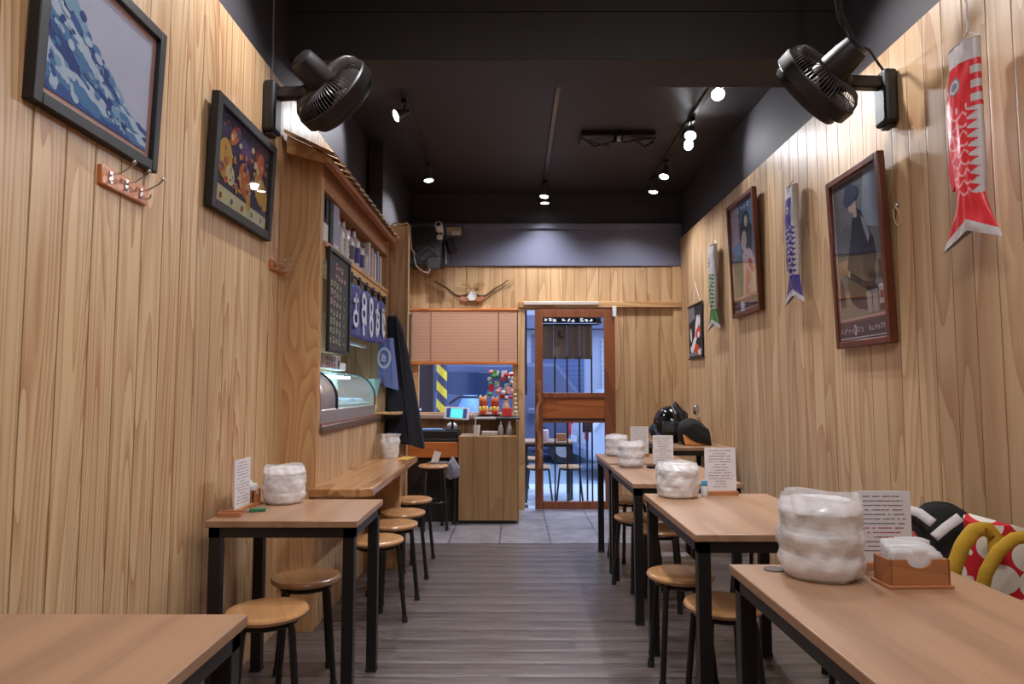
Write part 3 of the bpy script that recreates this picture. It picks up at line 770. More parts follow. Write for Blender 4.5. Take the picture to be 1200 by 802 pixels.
# ------------------------------------------------------------ track lighting
TRK = 'black ceiling lamp tracks'
def track(label, x, y0, y1):
    t = thing('lamp_track', label, 'lamp track', (x, (y0+y1)/2, ZC), 0, TRK)
    l = (y1-y0)/2
    MB().box(-.018, .018, -l, l, -.02, 0).build('rail', C('rail_black', 58, 50, 46, rough=.3), t, bevel=.003)
    MB().box(-.02, .02, -l-.03, -l, -.03, 0).build('end_feed', M['black_plastic'], t, bevel=.004)
track('left black lamp track on the dark ceiling', -.79, 4.5, 6.4)
track('middle black lamp track running along the dark ceiling', .31, 4.4, 6.98)
track('right black lamp track with the most spotlights', 1.38, 4.35, 6.7)
M['bulb'] = plain('bulb_glow', (1, 1, 1, 1), .3, emit=(.93, .95, 1, 1), es=14)
def spotlight(label, x, y, direc, power, cone=70, z=ZC-.02, drop=.09):
    dv = Vector(direc).normalized()
    t = thing('track_spotlight', label, 'spotlight', (x, y, z), 0, 'track spotlights')
    MB().box(-.02, .02, -.045, .045, -.03, 0).build('adapter', M['black_plastic'], t, bevel=.004)
    MB().cyl((0, 0, -.03), (0, 0, -drop), .007, seg=10).build('stem', M['black_metal'], t)
    P = Vector((0, 0, -drop)); T = Matrix.Translation(P) @ dv.to_track_quat('Z', 'Y').to_matrix().to_4x4()
    sh_ = MB().lathe([(.001, -.045), (.018, -.045), (.02, -.01), (.026, .01), (.047, .065), (.048, .072), (.044, .072), (.022, .012), (.001, .008)], seg=28, T=T).build('lamp_shade', C('shade_grey', 90, 92, 100, rough=.25), t)
    MB().lathe([(.001, .060), (.040, .060), (.043, .066), (.038, .073), (.001, .078)], seg=28, T=T).build('bulb', M['bulb'], sh_)
    L = add_spot('lamp_light', (0, 0, 0), tuple(dv), power, COOL, cone, .7, .035)
    L.parent = t; L.location = P + dv*.09
spotlight('spotlight at near end of the left track, tilted to the left wall', -.80, 4.78, (-.62, -.30, -.36), 30, 110)
spotlight('spotlight at far end of the left track', -.80, 6.15, (.1, -.1, -1), 75, 140)
spotlight('larger spotlight at far end of the middle track', .31, 6.68, (-.1, -.12, -1), 60, 140)
spotlight('small spotlight behind the larger one at the end of middle track', .32, 6.9, (0, .05, -1), 20, 120)
spotlight('spotlight at near end of the right track', 1.37, 4.42, (-.15, -.75, -.75), 36, 100)
spotlight('smaller looking second spotlight from near end of the right track', 1.38, 5.12, (-.25, -.5, -.75), 60, 120)
spotlight('brightest spotlight midway along the right track', 1.40, 5.42, (.30, -.95, -.40), 15, 115)
spotlight('fourth spotlight from near end of the right track, tilted to wall', 1.39, 6.07, (-.25, -.25, -.95), 42, 130)
spotlight('spotlight at far end of the right track', 1.38, 6.52, (-.15, -.05, -1), 60, 140)
# black fixture on the ceiling
t = thing('ceiling_fixture', 'black folding bracket with small white square on ceiling', 'ceiling bracket', (.86, 5.52, ZC))
gm = C('fixture_grey', 50, 44, 40, rough=.4)
MB().box(-.27, .27, -.1, .1, -.035, 0).build('backplate', M['black_plastic'], t, bevel=.008)
for p, q in (((-.27, -.08, -.04), (-.17, -.06, -.10)), ((-.22, 0, -.04), (-.05, 0, -.075)), ((-.17, -.06, -.10), (-.02, -.05, -.055)), ((.03, -.06, -.075), (.12, -.04, -.05)), ((.10, -.05, -.05), (.28, -.05, -.035)), ((.12, -.05, -.045), (.2, -.03, -.09)), ((.2, -.03, -.09), (.27, 0, -.04))):
    MB().tube([p, q], .007, 8).build('bracket_arm', gm, t)
MB().box(-.014, .014, -.125, -.10, -.075, -.045).build('white_label', M['white'], t)
MB().box(-.03, .03, -.1, -.02, -.08, -.03).build('hinge_block', M['black_plastic'], t, bevel=.004)

t.scale = (1.14, 1.14, 1.14)
# ------------------------------------------------------------ pictures on the walls (local x = across, z = up, -y = towards the room)
def flat(mb, pts, m, y): mb._faces([(a, y, b) for a, b in pts], [tuple(range(len(pts)))], m)
def ell(cx, cz, rx, rz, n=24, rot=0):
    o = []
    for i in range(n):
        a = 2*PI*i/n; x, z = rx*math.cos(a), rz*math.sin(a)
        o.append((cx+x*math.cos(rot)-z*math.sin(rot), cz+x*math.sin(rot)+z*math.cos(rot)))
    return o
def frame_mesh(w, h, fw, dep, hasback=True):
    mb = MB()
    mb.box(-w/2, -w/2+fw, -dep, 0, 0, h).box(w/2-fw, w/2, -dep, 0, 0, h).box(-w/2+fw, w/2-fw, -dep, 0, 0, fw).box(-w/2+fw, w/2-fw, -dep, 0, h-fw, h)
    mb.box(-w/2+fw*.5, w/2-fw*.5, -dep*.4, -.002, fw*.5, h-fw*.5)
    return mb
LF, RF = PI/2, -PI/2
# picture 1: plain generic sea picture, pale sky, blue and white water, salmon border
def picture_sea():
    w, h = .595, .485; fw = .035
    t = thing('framed_picture', 'large black framed sea picture with salmon border on the left wall', 'picture', (XL, 1.94, 1.985), LF)
    t.rotation_euler = (math.radians(2), 0, LF)
    frame_mesh(w, h, fw, .03).build('picture_frame', M['frame_black'], t, bevel=.003)
    a, b, c, e = -w/2+fw, w/2-fw, fw, h-fw
    mb = MB(); y = -.0125
    flat(mb, [(a, c), (b, c), (b, e), (a, e)], C('salmon', 226, 170, 148), y)
    g = .022; a += g; b -= g; c += g; e -= g
    flat(mb, [(a, c), (b, c), (b, e), (a, e)], C('pale_sky', 222, 214, 224), y-.0004)
    cols = [C('sea1', 150, 186, 206), C('sea2', 66, 92, 156), C('sea3', 214, 224, 230), C('sea4', 96, 140, 182), C('sea5', 56, 72, 138), C('sea3', 0, 0, 0), C('sea4', 0, 0, 0), C('sea2', 0, 0, 0)]
    W_ = b-a; H_ = e-c
    for k, m in enumerate(cols):
        q = k/len(cols); top = .86-q*.92
        pts = []
        for i in range(41):
            u = i/40
            zz = top*(1-u)**1.5 + .18*(1-q) + .025*math.sin(u*13+k*1.7) + .010*math.sin(u*47+k*3)
            pts.append((a+u*W_, c+H_*max(.0, min(1, zz))))
        flat(mb, [(a, c)] + pts[:0] + [(b, c)] + pts[::-1], m, y-.0007-k*.0002)
    rnd = random.Random(21)
    for k in range(120):
        u = rnd.random()**1.6*.75; vmax = .9*(1-u)**1.3+.1; v = rnd.random()*vmax
        r = rnd.uniform(.006, .022)
        x, z = a+W_*(.03+u*.94), c+H_*min(.96, v+.03)
        x = min(max(x, a+r), b-r); z = min(max(z, c+r), e-r)
        flat(mb, ell(x, z, r, r*rnd.uniform(.4, .8), 9, rnd.uniform(-.9, -.2)), rnd.choice([cols[0], cols[1], cols[2], cols[2], cols[4], cols[3]]), y-.0021-k*.000006)
    mb.build('print', None, t, keep=True)
    MB().box(a-g, b+g, -.0215, -.0195, c-g, e+g).build('glass_pane', M['glass'], t)
picture_sea()
def picture_dark():
    w, h = .66, .475; fw = .04
    t = thing('framed_picture', 'small dark framed picture of orange and gold shapes, left of the fan', 'picture', (XL, 2.965, 1.988), LF)
    t.rotation_euler = (math.radians(2.5), 0, LF)
    frame_mesh(w, h, fw, .035).build('picture_frame', M['frame_black'], t, bevel=.003)
    a, b, c, e = -w/2+fw, w/2-fw, fw, h-fw; W_ = b-a; H_ = e-c; y = -.015
    mb = MB()
    flat(mb, [(a, c), (b, c), (b, e), (a, e)], C('art_purple', 62, 44, 70), y)
    flat(mb, [(a, c), (b, c), (b, c+H_*.16), (a, c+H_*.2)], C('art_cream', 226, 208, 150), y-.0004)
    rnd = random.Random(4)
    P = [C('art_gold', 222, 164, 60), C('art_orange', 210, 104, 48), C('art_cream', 0, 0, 0), C('art_red', 176, 60, 44), C('art_plum', 96, 62, 110)]
    big = [(.16, .5, .15, .28, 0), (.86, .42, .13, .32, 0), (.52, .42, .17, .20, 1), (.50, .74, .16, .14, 4), (.26, .36, .09, .14, 2), (.60, .26, .14, .08, 0), (.8, .72, .10, .2, 1), (.3, .82, .14, .1, 1)]
    for i, (u, v, ru, rv, ci) in enumerate(big):
        flat(mb, ell(a+u*W_, c+v*H_, ru*W_*.8, rv*H_*.8, 20, i), P[ci], y-.0008-i*.0001)
    for k in range(90):
        u, v = rnd.uniform(.05, .95), rnd.uniform(.24, .93); r = rnd.uniform(.006, .02)
        flat(mb, ell(a+u*W_, c+v*H_, r, r*rnd.uniform(.4, 1), 8, rnd.random()*3), P[rnd.choice([0, 0, 1, 1, 2, 3, 4])], y-.002-k*.00001)
    for k in range(5):
        u = .12+k*.19; flat(mb, ell(a+u*W_, c+.09*H_, .012, .014, 10), rnd.choice([M['ink'], P[3]]), y-.003)
    mb.build('print', None, t, keep=True)
    MB().box(a, b, -.0245, -.0225, c, e).build('glass_pane', M['glass'], t)
picture_dark()

def beer_poster(label, loc, w, h, kind):
    fw = .034
    t = thing('framed_poster', label, 'poster', loc, RF)
    t.rotation_euler = (math.radians(2.0), 0, RF)
    frame_mesh(w, h, fw, .035).build('picture_frame', M['frame_red'], t, bevel=.004)
    a, b, c, e = -w/2+fw, w/2-fw, fw, h-fw; W_ = b-a; H_ = e-c; y = -.016
    X = lambda u: a+u*W_
    Z = lambda v: c+v*H_
    mb = MB(); n = [0]
    def sh(pts, m): n[0] += 1; flat(mb, [(X(u), Z(v)) for u, v in pts], m, y-.0002*n[0])
    R_ = lambda u0, v0, u1, v1: [(u0, v0), (u1, v0), (u1, v1), (u0, v1)]
    navy = C('poster_navy', 52, 42, 64)
    sh(R_(0, 0, 1, 1), C('poster_edge', 214, 180, 168))
    sh(R_(0, 0, 1, .115), navy)
    sh(R_(0, .112, 1, .125), C('poster_line', 130, 50, 60))
    rnd = random.Random(9 if kind == 'dress' else 19)
    if kind == 'dress':
        sh(R_(.03, .14, .97, .99), C('p_grey', 118, 112, 108))
        sh([(.03, .14), (.97, .14), (.97, .26), (.03, .32)], C('p_floor', 156, 140, 118))
        sh([(.03, .5), (.35, .54), (.42, .68), (.3, .72), (.03, .66)], C('p_grey2', 100, 92, 86))
        sh([(.6, .68), (.97, .62), (.97, .99), (.7, .99)], C('p_wall', 150, 152, 160))
        sh([(.05, .40), (.3, .42), (.34, .5), (.05, .5)], C('p_tan', 176, 136, 100))
        dress = C('p_black', 26, 22, 24)
        sh([(.40, .72), (.50, .80), (.62, .76), (.70, .66), (.82, .58), (.86, .46), (.80, .40), (.86, .30), (.78, .22), (.62, .17), (.42, .19), (.28, .24), (.22, .34), (.30, .46), (.36, .52), (.38, .62)], dress)
        sh([(.38, .66), (.44, .60), (.38, .50), (.30, .42), (.24, .44), (.30, .54)], dress)
        sh([(.24, .44), (.30, .42), (.29, .385), (.25, .40)], C('p_skin', 200, 166, 146))
        sh([(.46, .74), (.53, .74), (.52, .82), (.44, .80)], C('p_skin', 0, 0, 0))
        sh(ell(.435, .83, .085, .055), C('p_skin', 0, 0, 0))
        sh(ell(.42, .88, .17, .055, rot=.1), C('p_hat', 58, 58, 84))
        sh(ell(.40, .90, .12, .055), C('p_hat', 0, 0, 0))
        sh([(.60, .74), (.68, .70), (.76, .60), (.72, .56), (.64, .66)], C('p_scarf', 150, 146, 150))
        for k, (u, v) in enumerate([(.62, .15), (.74, .15)]):
            sh([(u, v), (u+.09, v), (u+.10, v+.13), (u-.01, v+.13)], C('p_glass', 168, 164, 160))
        sh([(.86, .15), (.97, .15), (.97, .34), (.935, .39), (.93, .44), (.895, .44), (.89, .39), (.86, .34)], C('p_bottle', 46, 32, 28))
        sh([(.865, .19), (.965, .19), (.965, .30), (.865, .30)], C('p_label', 206, 180, 176))
        sh(R_(.885, .22, .945, .26), C('p_lred', 150, 54, 54))
        sh([(.06, .22), (.16, .22), (.16, .34), (.1, .40), (.05, .34)], C('p_black', 0, 0, 0))
    else:
        sh(R_(.03, .14, .97, .99), C('g_blue', 92, 116, 140))
        sh([(.03, .55), (.36, .6), (.36, .99), (.03, .99)], C('g_pink', 206, 168, 168))
        sh([(.03, .50), (.40, .52), (.42, .66), (.03, .62)], C('g_sky', 128, 160, 196))
        sh([(.03, .14), (.44, .14), (.48, .40), (.34, .54), (.14, .50), (.03, .40)], C('g_green', 38, 98, 66))
        sh([(.03, .50), (.16, .52), (.20, .56), (.03, .57)], C('g_orange', 204, 120, 60))
        sh(ell(.60, .74, .22, .13, rot=.4), C('g_hair', 26, 24, 30))
        sh([(.42, .76), (.58, .86), (.76, .84), (.88, .72), (.84, .54), (.68, .48), (.50, .50), (.40, .60)], C('g_hair', 0, 0, 0))
        sh(ell(.66, .80, .06, .055), C('g_skin', 224, 190, 172))
        sh(ell(.54, .635, .115, .085, rot=.3), C('g_skin', 0, 0, 0))
        sh([(.50, .56), (.64, .56), (.72, .50), (.50, .50)], C('g_skin', 0, 0, 0))
        sh([(.46, .53), (.60, .49), (.72, .55), (.84, .50), (.95, .40), (.95, .14), (.40, .14), (.46, .34)], C('g_kimono', 226, 188, 170))
        sh([(.50, .14), (.66, .14), (.74, .30), (.62, .40), (.54, .30)], C('g_ored', 208, 96, 66))
        sh([(.66, .46), (.80, .44), (.90, .34), (.84, .30), (.70, .38)], C('g_red', 190, 50, 60))
        sh([(.60, .20), (.72, .18), (.86, .24), (.78, .28)], C('g_kimono', 0, 0, 0))
        sh(ell(.545, .60, .018, .007), C('g_red', 0, 0, 0))
        sh(ell(.51, .655, .016, .004), M['ink']); sh(ell(.585, .66, .016, .004), M['ink'])
        for k in range(4): glyph(mb, X(.40+k*.14), Z(.93), W_*.1, H_*.05, rnd, y-.008, C('g_white', 210, 216, 222), t=.2)
    # lettering strip
    for k in range(17):
        if k in (5, 9, 10): continue
        glyph(mb, X(.06+k*.055), Z(.062), W_*.044, H_*.034, rnd, y-.009, C('strip_white', 196, 190, 206), t=.2, n=4)
    flat(mb, ell(X(.36), Z(.062), W_*.036, H_*.034), C('strip_white', 0, 0, 0), y-.0095)
    glyph(mb, X(.36), Z(.062), W_*.05, H_*.04, rnd, y-.0098, navy, t=.2)
    flat(mb, [(X(.02), Z(.012)), (X(.98), Z(.012)), (X(.98), Z(.020)), (X(.02), Z(.020))], C('strip_white', 0, 0, 0), y-.009)
    mb.build('print', None, t, keep=True)
    MB().box(a, b, -.0295, -.028, c, e).build('glass_pane', M['glass'], t)
beer_poster('large red brown framed poster of a woman in a long black dress', (XR-.004, 3.395, 1.475), .535, .915, 'dress')
beer_poster('red brown framed poster of a woman in a pale kimono', (XR-.004, 5.09, 1.825), .60, .905, 'kimono')
# hanging scroll
t = thing('hanging_scroll', 'small hanging scroll with red and white fish on black, far right wall', 'scroll', (XR-.012, 6.58, 1.56), RF)
MB().box(-.24, .24, -.004, 0, .012, .53).build('scroll_cloth', C('scroll_black', 26, 26, 34, rough=.8), t)
MB().cyl((-.26, -.004, .008), (.26, -.004, .008), .009, seg=12).build('bottom_rod', M['black_plastic'], t)
MB().cyl((-.26, -.004, .532), (.26, -.004, .532), .009, seg=12).build('top_rod', M['black_plastic'], t)
MB().tube([(-.2, -.004, .535), (0, -.002, .76), (.2, -.004, .535)], .002, 6).build('hanging_cord', M['paper'], t)
mb = MB(); wht, rd = C('koi_white', 226, 222, 226), C('koi_red', 214, 60, 36)
flat(mb, [(-.22, .03), (.22, .03), (.22, .1), (-.22, .06)], C('scroll_grey', 120, 120, 130), -.0046)
flat(mb, [(-.23, .36), (0, .40), (-.04, .52), (-.23, .52)], C('scroll_grey', 0, 0, 0), -.0046)
for i, (u, v, a, b, r, m) in enumerate([(.05, .30, .05, .13, -.3, wht), (.10, .25, .09, .05, .2, rd), (.12, .23, .04, .03, 0, wht), (-.06, .14, .11, .045, .7, wht), (.06, .09, .09, .05, -.3, rd), (-.12, .10, .06, .035, 0, wht), (.15, .36, .03, .06, 0, wht), (-.15, .24, .03, .07, .2, wht), (.14, .06, .04, .03, 0, wht)]):
    flat(mb, ell(u, v, a, b, 20, r), m, -.005-i*.0002)
mb.build('fish_print', None, t, keep=True)

# ------------------------------------------------------------ carp streamers
def koi(label, x, y, z, w, th, H_, main, dark, cordz, bulge=1.0, style='red', rz=RF):
    """hangs from its mouth ring at z; local x across, -y to the room"""
    t = thing('carp_streamer', label, 'carp streamer', (x, y, z-H_), rz, 'carp streamers on the right wall')
    def prof(v):
        # half width and offset along the hanging length, v from 0 at the mouth
        if v < .1: return .92, 0
        if v < .62: q = (v-.1)/.52; return .92+.20*math.sin(q*PI)*bulge, -.12*math.sin(q*PI)*bulge
        if v < .76: q = (v-.62)/.14; return .92-.10*q, 0
        q = (v-.76)/.24; return .82+1.15*q**1.2, -.12*q
    def fn(u, v):
        a = 2*PI*u; hw, off = prof(v); t2 = th*(1 if v < .6 else 1-(v-.6)*1.6)
        hw *= w/2; X = math.cos(a)
        zz = H_*(1-v)
        if v > .76: zz += H_*.075*(1-abs(X))*((v-.76)/.24)**2
        wr = .006*noise.noise(Vector((X*3, v*9, x+y)))
        return (off*w*.8+hw*X, math.sin(a)*(t2/2+wr)-th/2-.008, zz)
    NV = 150
    white = C('streamer_white', 214, 210, 214, rough=.35)
    def mf(u, v):
        s_ = math.cos(2*PI*u); fr = math.sin(2*PI*u) < .999
        if v < .10: return white
        hw = s_
        belly = hw > .5
        if v > .955 - .05*(1-abs(s_))*1.2: return white
        if v > .76: return dark if (int((s_+1)*14) % 4 == 0 and style != 'red') else main
        if v < .34:
            d = math.hypot((hw+.15)*w/2, (v-.20)*H_)
            if d < w*.10: return M['ink']
            if d < w*.15: return white
            if d < w*.20: return M['ink']
            if style != 'red' and belly: return white
            if hw > .75: return white if math.sin(v*90) > -.2 else main
            if v > .31 and abs(math.sin(hw*6)) < .25: return white
            if style == 'green': return white if math.sin(v*200)*math.sin(hw*9) > -.35 else main
            return main
        if belly:
            return main if abs((v*22) % 1-.5)*2 > (hw-.5)*2.0+.1 else white
        row = math.floor(v*21); fv = v*21-row
        x2 = (hw*1.5 + (.5 if row % 2 else 0)) % 1 - .5
        arc = .80 - 2.4*x2*x2
        return (C('scale_light', 240, 170, 176) if style == 'red' else white) if abs(fv-arc) < .13 else (dark if (fv < arc-.4 and style != 'red') else main)
    mb = MB().grid(fn, 128, NV+60, mf=mf, closed_u=True)
    mb.build('streamer_body', None, t, keep=False)
    ring = [(w*.46*math.cos(2*PI*i/24), -th/2-.008+th/2*math.sin(2*PI*i/24), H_) for i in range(24)]
    MB().tube(ring, .0025, 6, closed=True).build('mouth_ring', white, t)
    # fins
    MB().prism([(-w*.50, H_*.62), (-w*.66, H_*.52), (-w*.72, H_*.40), (-w*.60, H_*.30), (-w*.46, H_*.34)], -th/2-.012, -th/2-.004).build('back_fin', dark, t)
    mb = MB(); P = [(0, -th/2-.008, H_+.05+q*cordz/8) for q in range(9)]
    mb.tube([(w*.45, -th/2, H_), (w*.1, -th/2, H_+.05)], .0025, 6).tube([(-w*.45, -th/2, H_), (w*.1, -th/2, H_+.05)], .0025, 6)
    mb.tube([(w*.1+.004*math.sin(q*2.1), -th/2-.004, H_+.05+(cordz-.05)*q/10) for q in range(11)], .004 if style == 'red' else .0015, 6)
    mb.build('hanging_cord', white, t)
koi('large red carp streamer hanging on the right wall, nearest the camera', XR-.06, 2.45, 2.54, .165, .065, .755, C('streamer_red', 232, 52, 62, rough=.35), C('streamer_crimson', 216, 30, 48, rough=.35), .30, bulge=.9)
koi('blue and white carp streamer between two framed posters', XR-.015, 4.15, 2.525, .15, .055, .74, C('streamer_blue', 66, 58, 150, rough=.35), C('streamer_navy', 40, 34, 96, rough=.35), .12, style='blue')
koi('green and white carp streamer, farthest of the three', XR-.015, 5.83, 2.515, .19, .06, .74, C('streamer_green', 70, 130, 76, rough=.35), C('streamer_dgreen', 40, 84, 52, rough=.35), .10, style='green')

# ring cord on a hook beside the large poster
t = thing('cord_hook', 'small hook with looped white cord beside the large framed poster', 'hook', (XR, 3.085, 2.09), RF)
MB().ball((0, -.012, .02), .012, seg=12).build('knob', M['steel'], t)
MB().tube([(0.025*math.cos(a)*(1-.2*math.sin(a)), -.012-.01*math.sin(a), -.035+.045*math.sin(a)) for a in [2*PI*i/18 for i in range(18)]], .003, 6, closed=True).build('cord_loop', C('cord_cream', 220, 196, 170), t)
t = thing('hanging_ribbon', 'thin pink ribbon hanging beside small dark picture, left wall', 'ribbon', (XL, 3.385, 1.95), LF)
MB().tube([(0, -.01, .22), (.03, -.014, .19), (.045, -.012, .12), (.05, -.012, .05), (.04, -.012, .0), (.035, -.014, .08), (.03, -.012, .16)], .0035, 6).build('ribbon_loop', C('pink_ribbon', 226, 190, 196), t)
MB().ball((0, -.005, .22), .006, seg=8).build('nail', M['steel'], t)

# coat hook rails
def hook_rail(label, y, z, w, h, n, m):
    t = thing('coat_hook_rail', label, 'coat hooks', (XL, y, z), LF, 'orange wood coat hook rails')
    MB().box(-w/2, w/2, -.014, 0, 0, h).build('rail_board', m, t, bevel=.003)
    for k in range(n):
        x = -w/2+w*(k+.5)/n
        mb = MB().box(x-.007, x+.007, -.018, -.014, h*.25, h*.8)
        mb.tube([(x, -.016, h*.65), (x, -.04, h*.72), (x, -.075, h*1.05), (x, -.085, h*1.25)], .003, 8).ball((x, -.086, h*1.3), .007, seg=10)
        mb.tube([(x, -.016, h*.4), (x, -.03, h*.2), (x, -.045, h*.25), (x, -.048, h*.45)], .003, 8)
        mb.build('hook', M['chrome'], t)
hook_rail('orange wood rail with chrome hooks under the sea picture', 2.085, 1.865, .25, .06, 3, M['orange_wood'])
hook_rail('small orange wood hook rail beside the wood pillar, left wall', 3.47, 1.865, .20, .05, 3, M['orange_wood'])

# ------------------------------------------------------------ left recess with awning
t = thing('wooden_awning', 'small sloping wooden awning over the shelf on the left wall', 'awning', (-1.24, 4.5, 2.48))
x0, x1 = 0.02, .29; zA, zB = .135, .005; L_ = 1.0
mb = MB()
a0 = -1.02; nb = 17; bw = 2.03/nb
for k in range(nb):
    ya = a0+k*bw
    # overlapping shingle boards, each lifted at its near edge
    mb._faces([(x0, ya, zA), (x1, ya, zB), (x1, ya+bw*1.08, zB+.026), (x0, ya+bw*1.08, zA+.026), (x0, ya, zA+.020), (x1, ya, zB+.020), (x1, ya+bw*1.08, zB+.034), (x0, ya+bw*1.08, zA+.034)],
              [(0, 1, 2, 3), (4, 5, 6, 7), (0, 1, 5, 4), (1, 2, 6, 5), (2, 3, 7, 6), (3, 0, 4, 7)])
mb.build('roof_boards', M['pine_roof'], t)
mb = MB()
for (xa, za, hh) in ((.05, .085, .035), (.14, .042, .035), (.235, -.004, .03)):
    mb.box(xa, xa+.035, a0+.03, a0+2.0, za-hh+.005, za+.008)
mb.build('batten', M['orange_wood'] if False else C('awning_under', 176, 112, 62), t)
for ya in (a0+.02, a0+1.96):
    MB().prism([(0.03, zA-.005), (.27, zB-.002), (.27, zB-.03), (.03, zA-.10)], ya, ya+.03, 'XZ').build('end_rafter', M['pine_plain'], t)
# opening soffit board behind the awning
struct('trim_7', MB().box(-1.36, -1.05, 3.655, 5.5, 2.36, 2.58), C('recess_head', 184, 128, 78))
t = thing('wall_shelf', 'long pine shelf board over the blue curtain, left recess', 'shelf', (-1.20, 4.58, 2.045))
MB().box(-.155, .165, -.92, .92, 0, .03).build('shelf_board', M['pine_plain'], t, bevel=.003)
MB().box(.13, .155, -.92, .92, -.07, 0).build('curtain_rail_board', wood('rail_board_wood', srgb(222, 176, 116), srgb(190, 134, 76), 'Z', 'Y', 'X', rough=.45), t, bevel=.002)
# items on that shelf: cloth covered boxes and bottles
rnd = random.Random(33)
def book(y, w, h, d_, col, label, stripes=None, x=-1.07, nm='book', cat='book', grp='books and boxes on the recess shelf'):
    t = thing(nm, label, cat, (x, y, 2.075), PI/2, grp)
    MB().box(-w/2, w/2, -.0, d_, 0, h).build('cover', col, t, bevel=.002)
    if stripes:
        mb = MB()
        for (a, b, c_, e, m) in stripes: mb._faces([(a*w/2, -.0006, b*h), (c_*w/2, -.0006, b*h), (c_*w/2, -.0006, e*h), (a*w/2, -.0006, e*h)], [(0, 1, 2, 3)], m)
        mb.build('cover_print', None, t, keep=True)
    return t
lav = C('lavender', 168, 172, 206); wh = M['white_print']; blk = M['ink']; vio = C('violet', 84, 70, 160)
book(3.76, .12, .29, .14, wh, 'white box with black upper half at near end of shelf', [(-1, .42, 1, 1, C('bk', 24, 22, 26)), (-.3, .5, .2, .95, wh)], nm='box', cat='box')
book(3.885, .05, .31, .16, C('bk', 0, 0, 0), 'tall black folder beside the lavender box on shelf', nm='folder', cat='folder')
book(4.0, .13, .29, .14, lav, 'tall lavender box on the recess shelf', [(-.7, .1, .7, .16, wh)], nm='box', cat='box')
def sake(y, h, m, band, label, r=.043):
    t = thing('bottle', label, 'bottle', (-1.10, y, 2.075), PI/2, 'white bottles on the recess shelf')
    MB().lathe([(.001, 0), (r, 0), (r, h*.62), (r*.8, h*.72), (r*.36, h*.80), (r*.33, h*.95), (.001, h*.95)], seg=24).build('glass_body', m, t)
    MB().lathe([(.001, h*.93), (r*.42, h*.93), (r*.42, h), (.001, h)], seg=16).build('cap', C('cap_red', 150, 50, 50), t)
    lb_ = MB().lathe([(r*1.01, h*.14), (r*1.02, h*.14), (r*1.02, h*.52), (r*1.01, h*.52)], seg=24).build('label_band', band, t)
    mb = MB(); rr = random.Random(int(y*100))
    for q in range(3): glyph(mb, 0, h*(.45-.12*q), r*1.1, h*.1, rr, -r*1.04, blk, t=.22)
    mb.build('label_writing', None, lb_, keep=True)
for i, (y, h, b, lb) in enumerate([(4.14, .25, wh, 'white bottle with black writing next to the lavender box'), (4.26, .27, wh, 'white bottle with bold black writing, middle of recess shelf'), (4.40, .25, blk, 'white bottle with a black band on recess shelf'), (4.55, .28, vio, 'white bottle with violet band on recess shelf, nearer one'), (4.69, .24, vio, 'shorter white bottle with violet band on recess shelf'), (4.83, .22, wh, 'small plain white bottle on the recess shelf')]):
    sake(y, h, C('bottle_white', 222, 222, 230, rough=.25), b, lb)
for k in range(5):
    book(4.94+k*.105, .05, .27-.02*(k % 3), .14, [wh, C('pinkish', 214, 190, 196), wh, lav, C('cream2', 224, 214, 200)][k], ['white slim book standing right of the bottles', 'pinkish slim book on the recess shelf', 'second white slim book on the recess shelf', 'thin lavender book near the shelf end', 'cream slim book at the far end of the recess shelf'][k])
# chalk menu board
t = thing('chalk_menu_board', 'narrow black chalk menu board in dark frame beside pillar', 'menu board', (-1.035, 3.92, 1.465), LF)
w, h = .475, .585
frame_mesh(w, h, .022, .02).build('board_frame', M['frame_black'], t, bevel=.002)
mb = MB(); flat(mb, [(-w/2+.02, .02), (w/2-.02, .02), (w/2-.02, h-.02), (-w/2+.02, h-.02)], C('slate', 66, 64, 66, rough=.8), -.009)
mb.build('slate', None, t, keep=True)
mb = MB(); rnd = random.Random(8)
CH = [C('chalk_green', 150, 156, 124), C('chalk_pink', 190, 140, 156), C('chalk_tan', 164, 150, 118), C('chalk_white', 170, 174, 170)]
for i in range(9):
    z = .50-i*.053
    for j in range(4 if i else 3):
        glyph(mb, -.165+j*.062+(.10 if i < 2 else 0), z-j*.004, .046, .042, rnd, -.0095, CH[1] if (i < 2 or rnd.random() < .15) else rnd.choice([CH[0], CH[2]]), t=.16, n=6)
    if i > 2: glyph(mb, .12, z-.012, .04, .03, rnd, -.0095, CH[3], t=.12, n=3)
mb.build('chalk_writing', None, t, keep=True)
# noren curtain
t = thing('noren_curtain', 'short indigo curtain with white brush characters in the left recess', 'curtain', (-1.045, 4.78, 1.60), LF)
w = 1.15
MB().cyl((-w/2-.02, -.012, .385), (w/2+.04, -.012, .385), .008, seg=12).build('curtain_rod', M['black_plastic'], t)
for k in range(6):
    x = -w/2+.03+k*(w-.06)/5
    MB().box(x-.016, x+.016, -.022, -.002, .335, .40).build('tab_loop', C('tab_black', 30, 28, 40), t)
cell = w/5
mb = MB().grid(lambda u, v: (-w/2+u*w, -.012+.008*math.sin(u*26)+.004*math.sin(u*61+v*3), (1-v)*.34-.01*math.sin(u*5)*v), 90, 12)
cloth_ = mb.build('cloth', M['noren_blue'], t, solid=.002)
wc = C('dye_white', 214, 222, 236)
SN = [0]
def stroke(pts, r, y=-.0270):
    # flat ribbon through pts
    for (p, q) in zip(pts, pts[1:]):
        SN[0] += 1; y -= .00006
        p, q = Vector(p), Vector(q); d_ = q-p; L2 = d_.length; d_.normalize(); n_ = Vector((-d_.y, d_.x))*r; e = d_*r*.6
        mb._faces([(v.x, y, v.y) for v in (p-e+n_, q+e+n_, q+e-n_, p-e-n_)], [(0, 1, 2, 3)], wc)
def loop(cx, cz, rx, rz, a0=0, a1=2*PI, n=14): return [(cx+rx*math.cos(a0+(a1-a0)*i/n), cz+rz*math.sin(a0+(a1-a0)*i/n)) for i in range(n+1)]
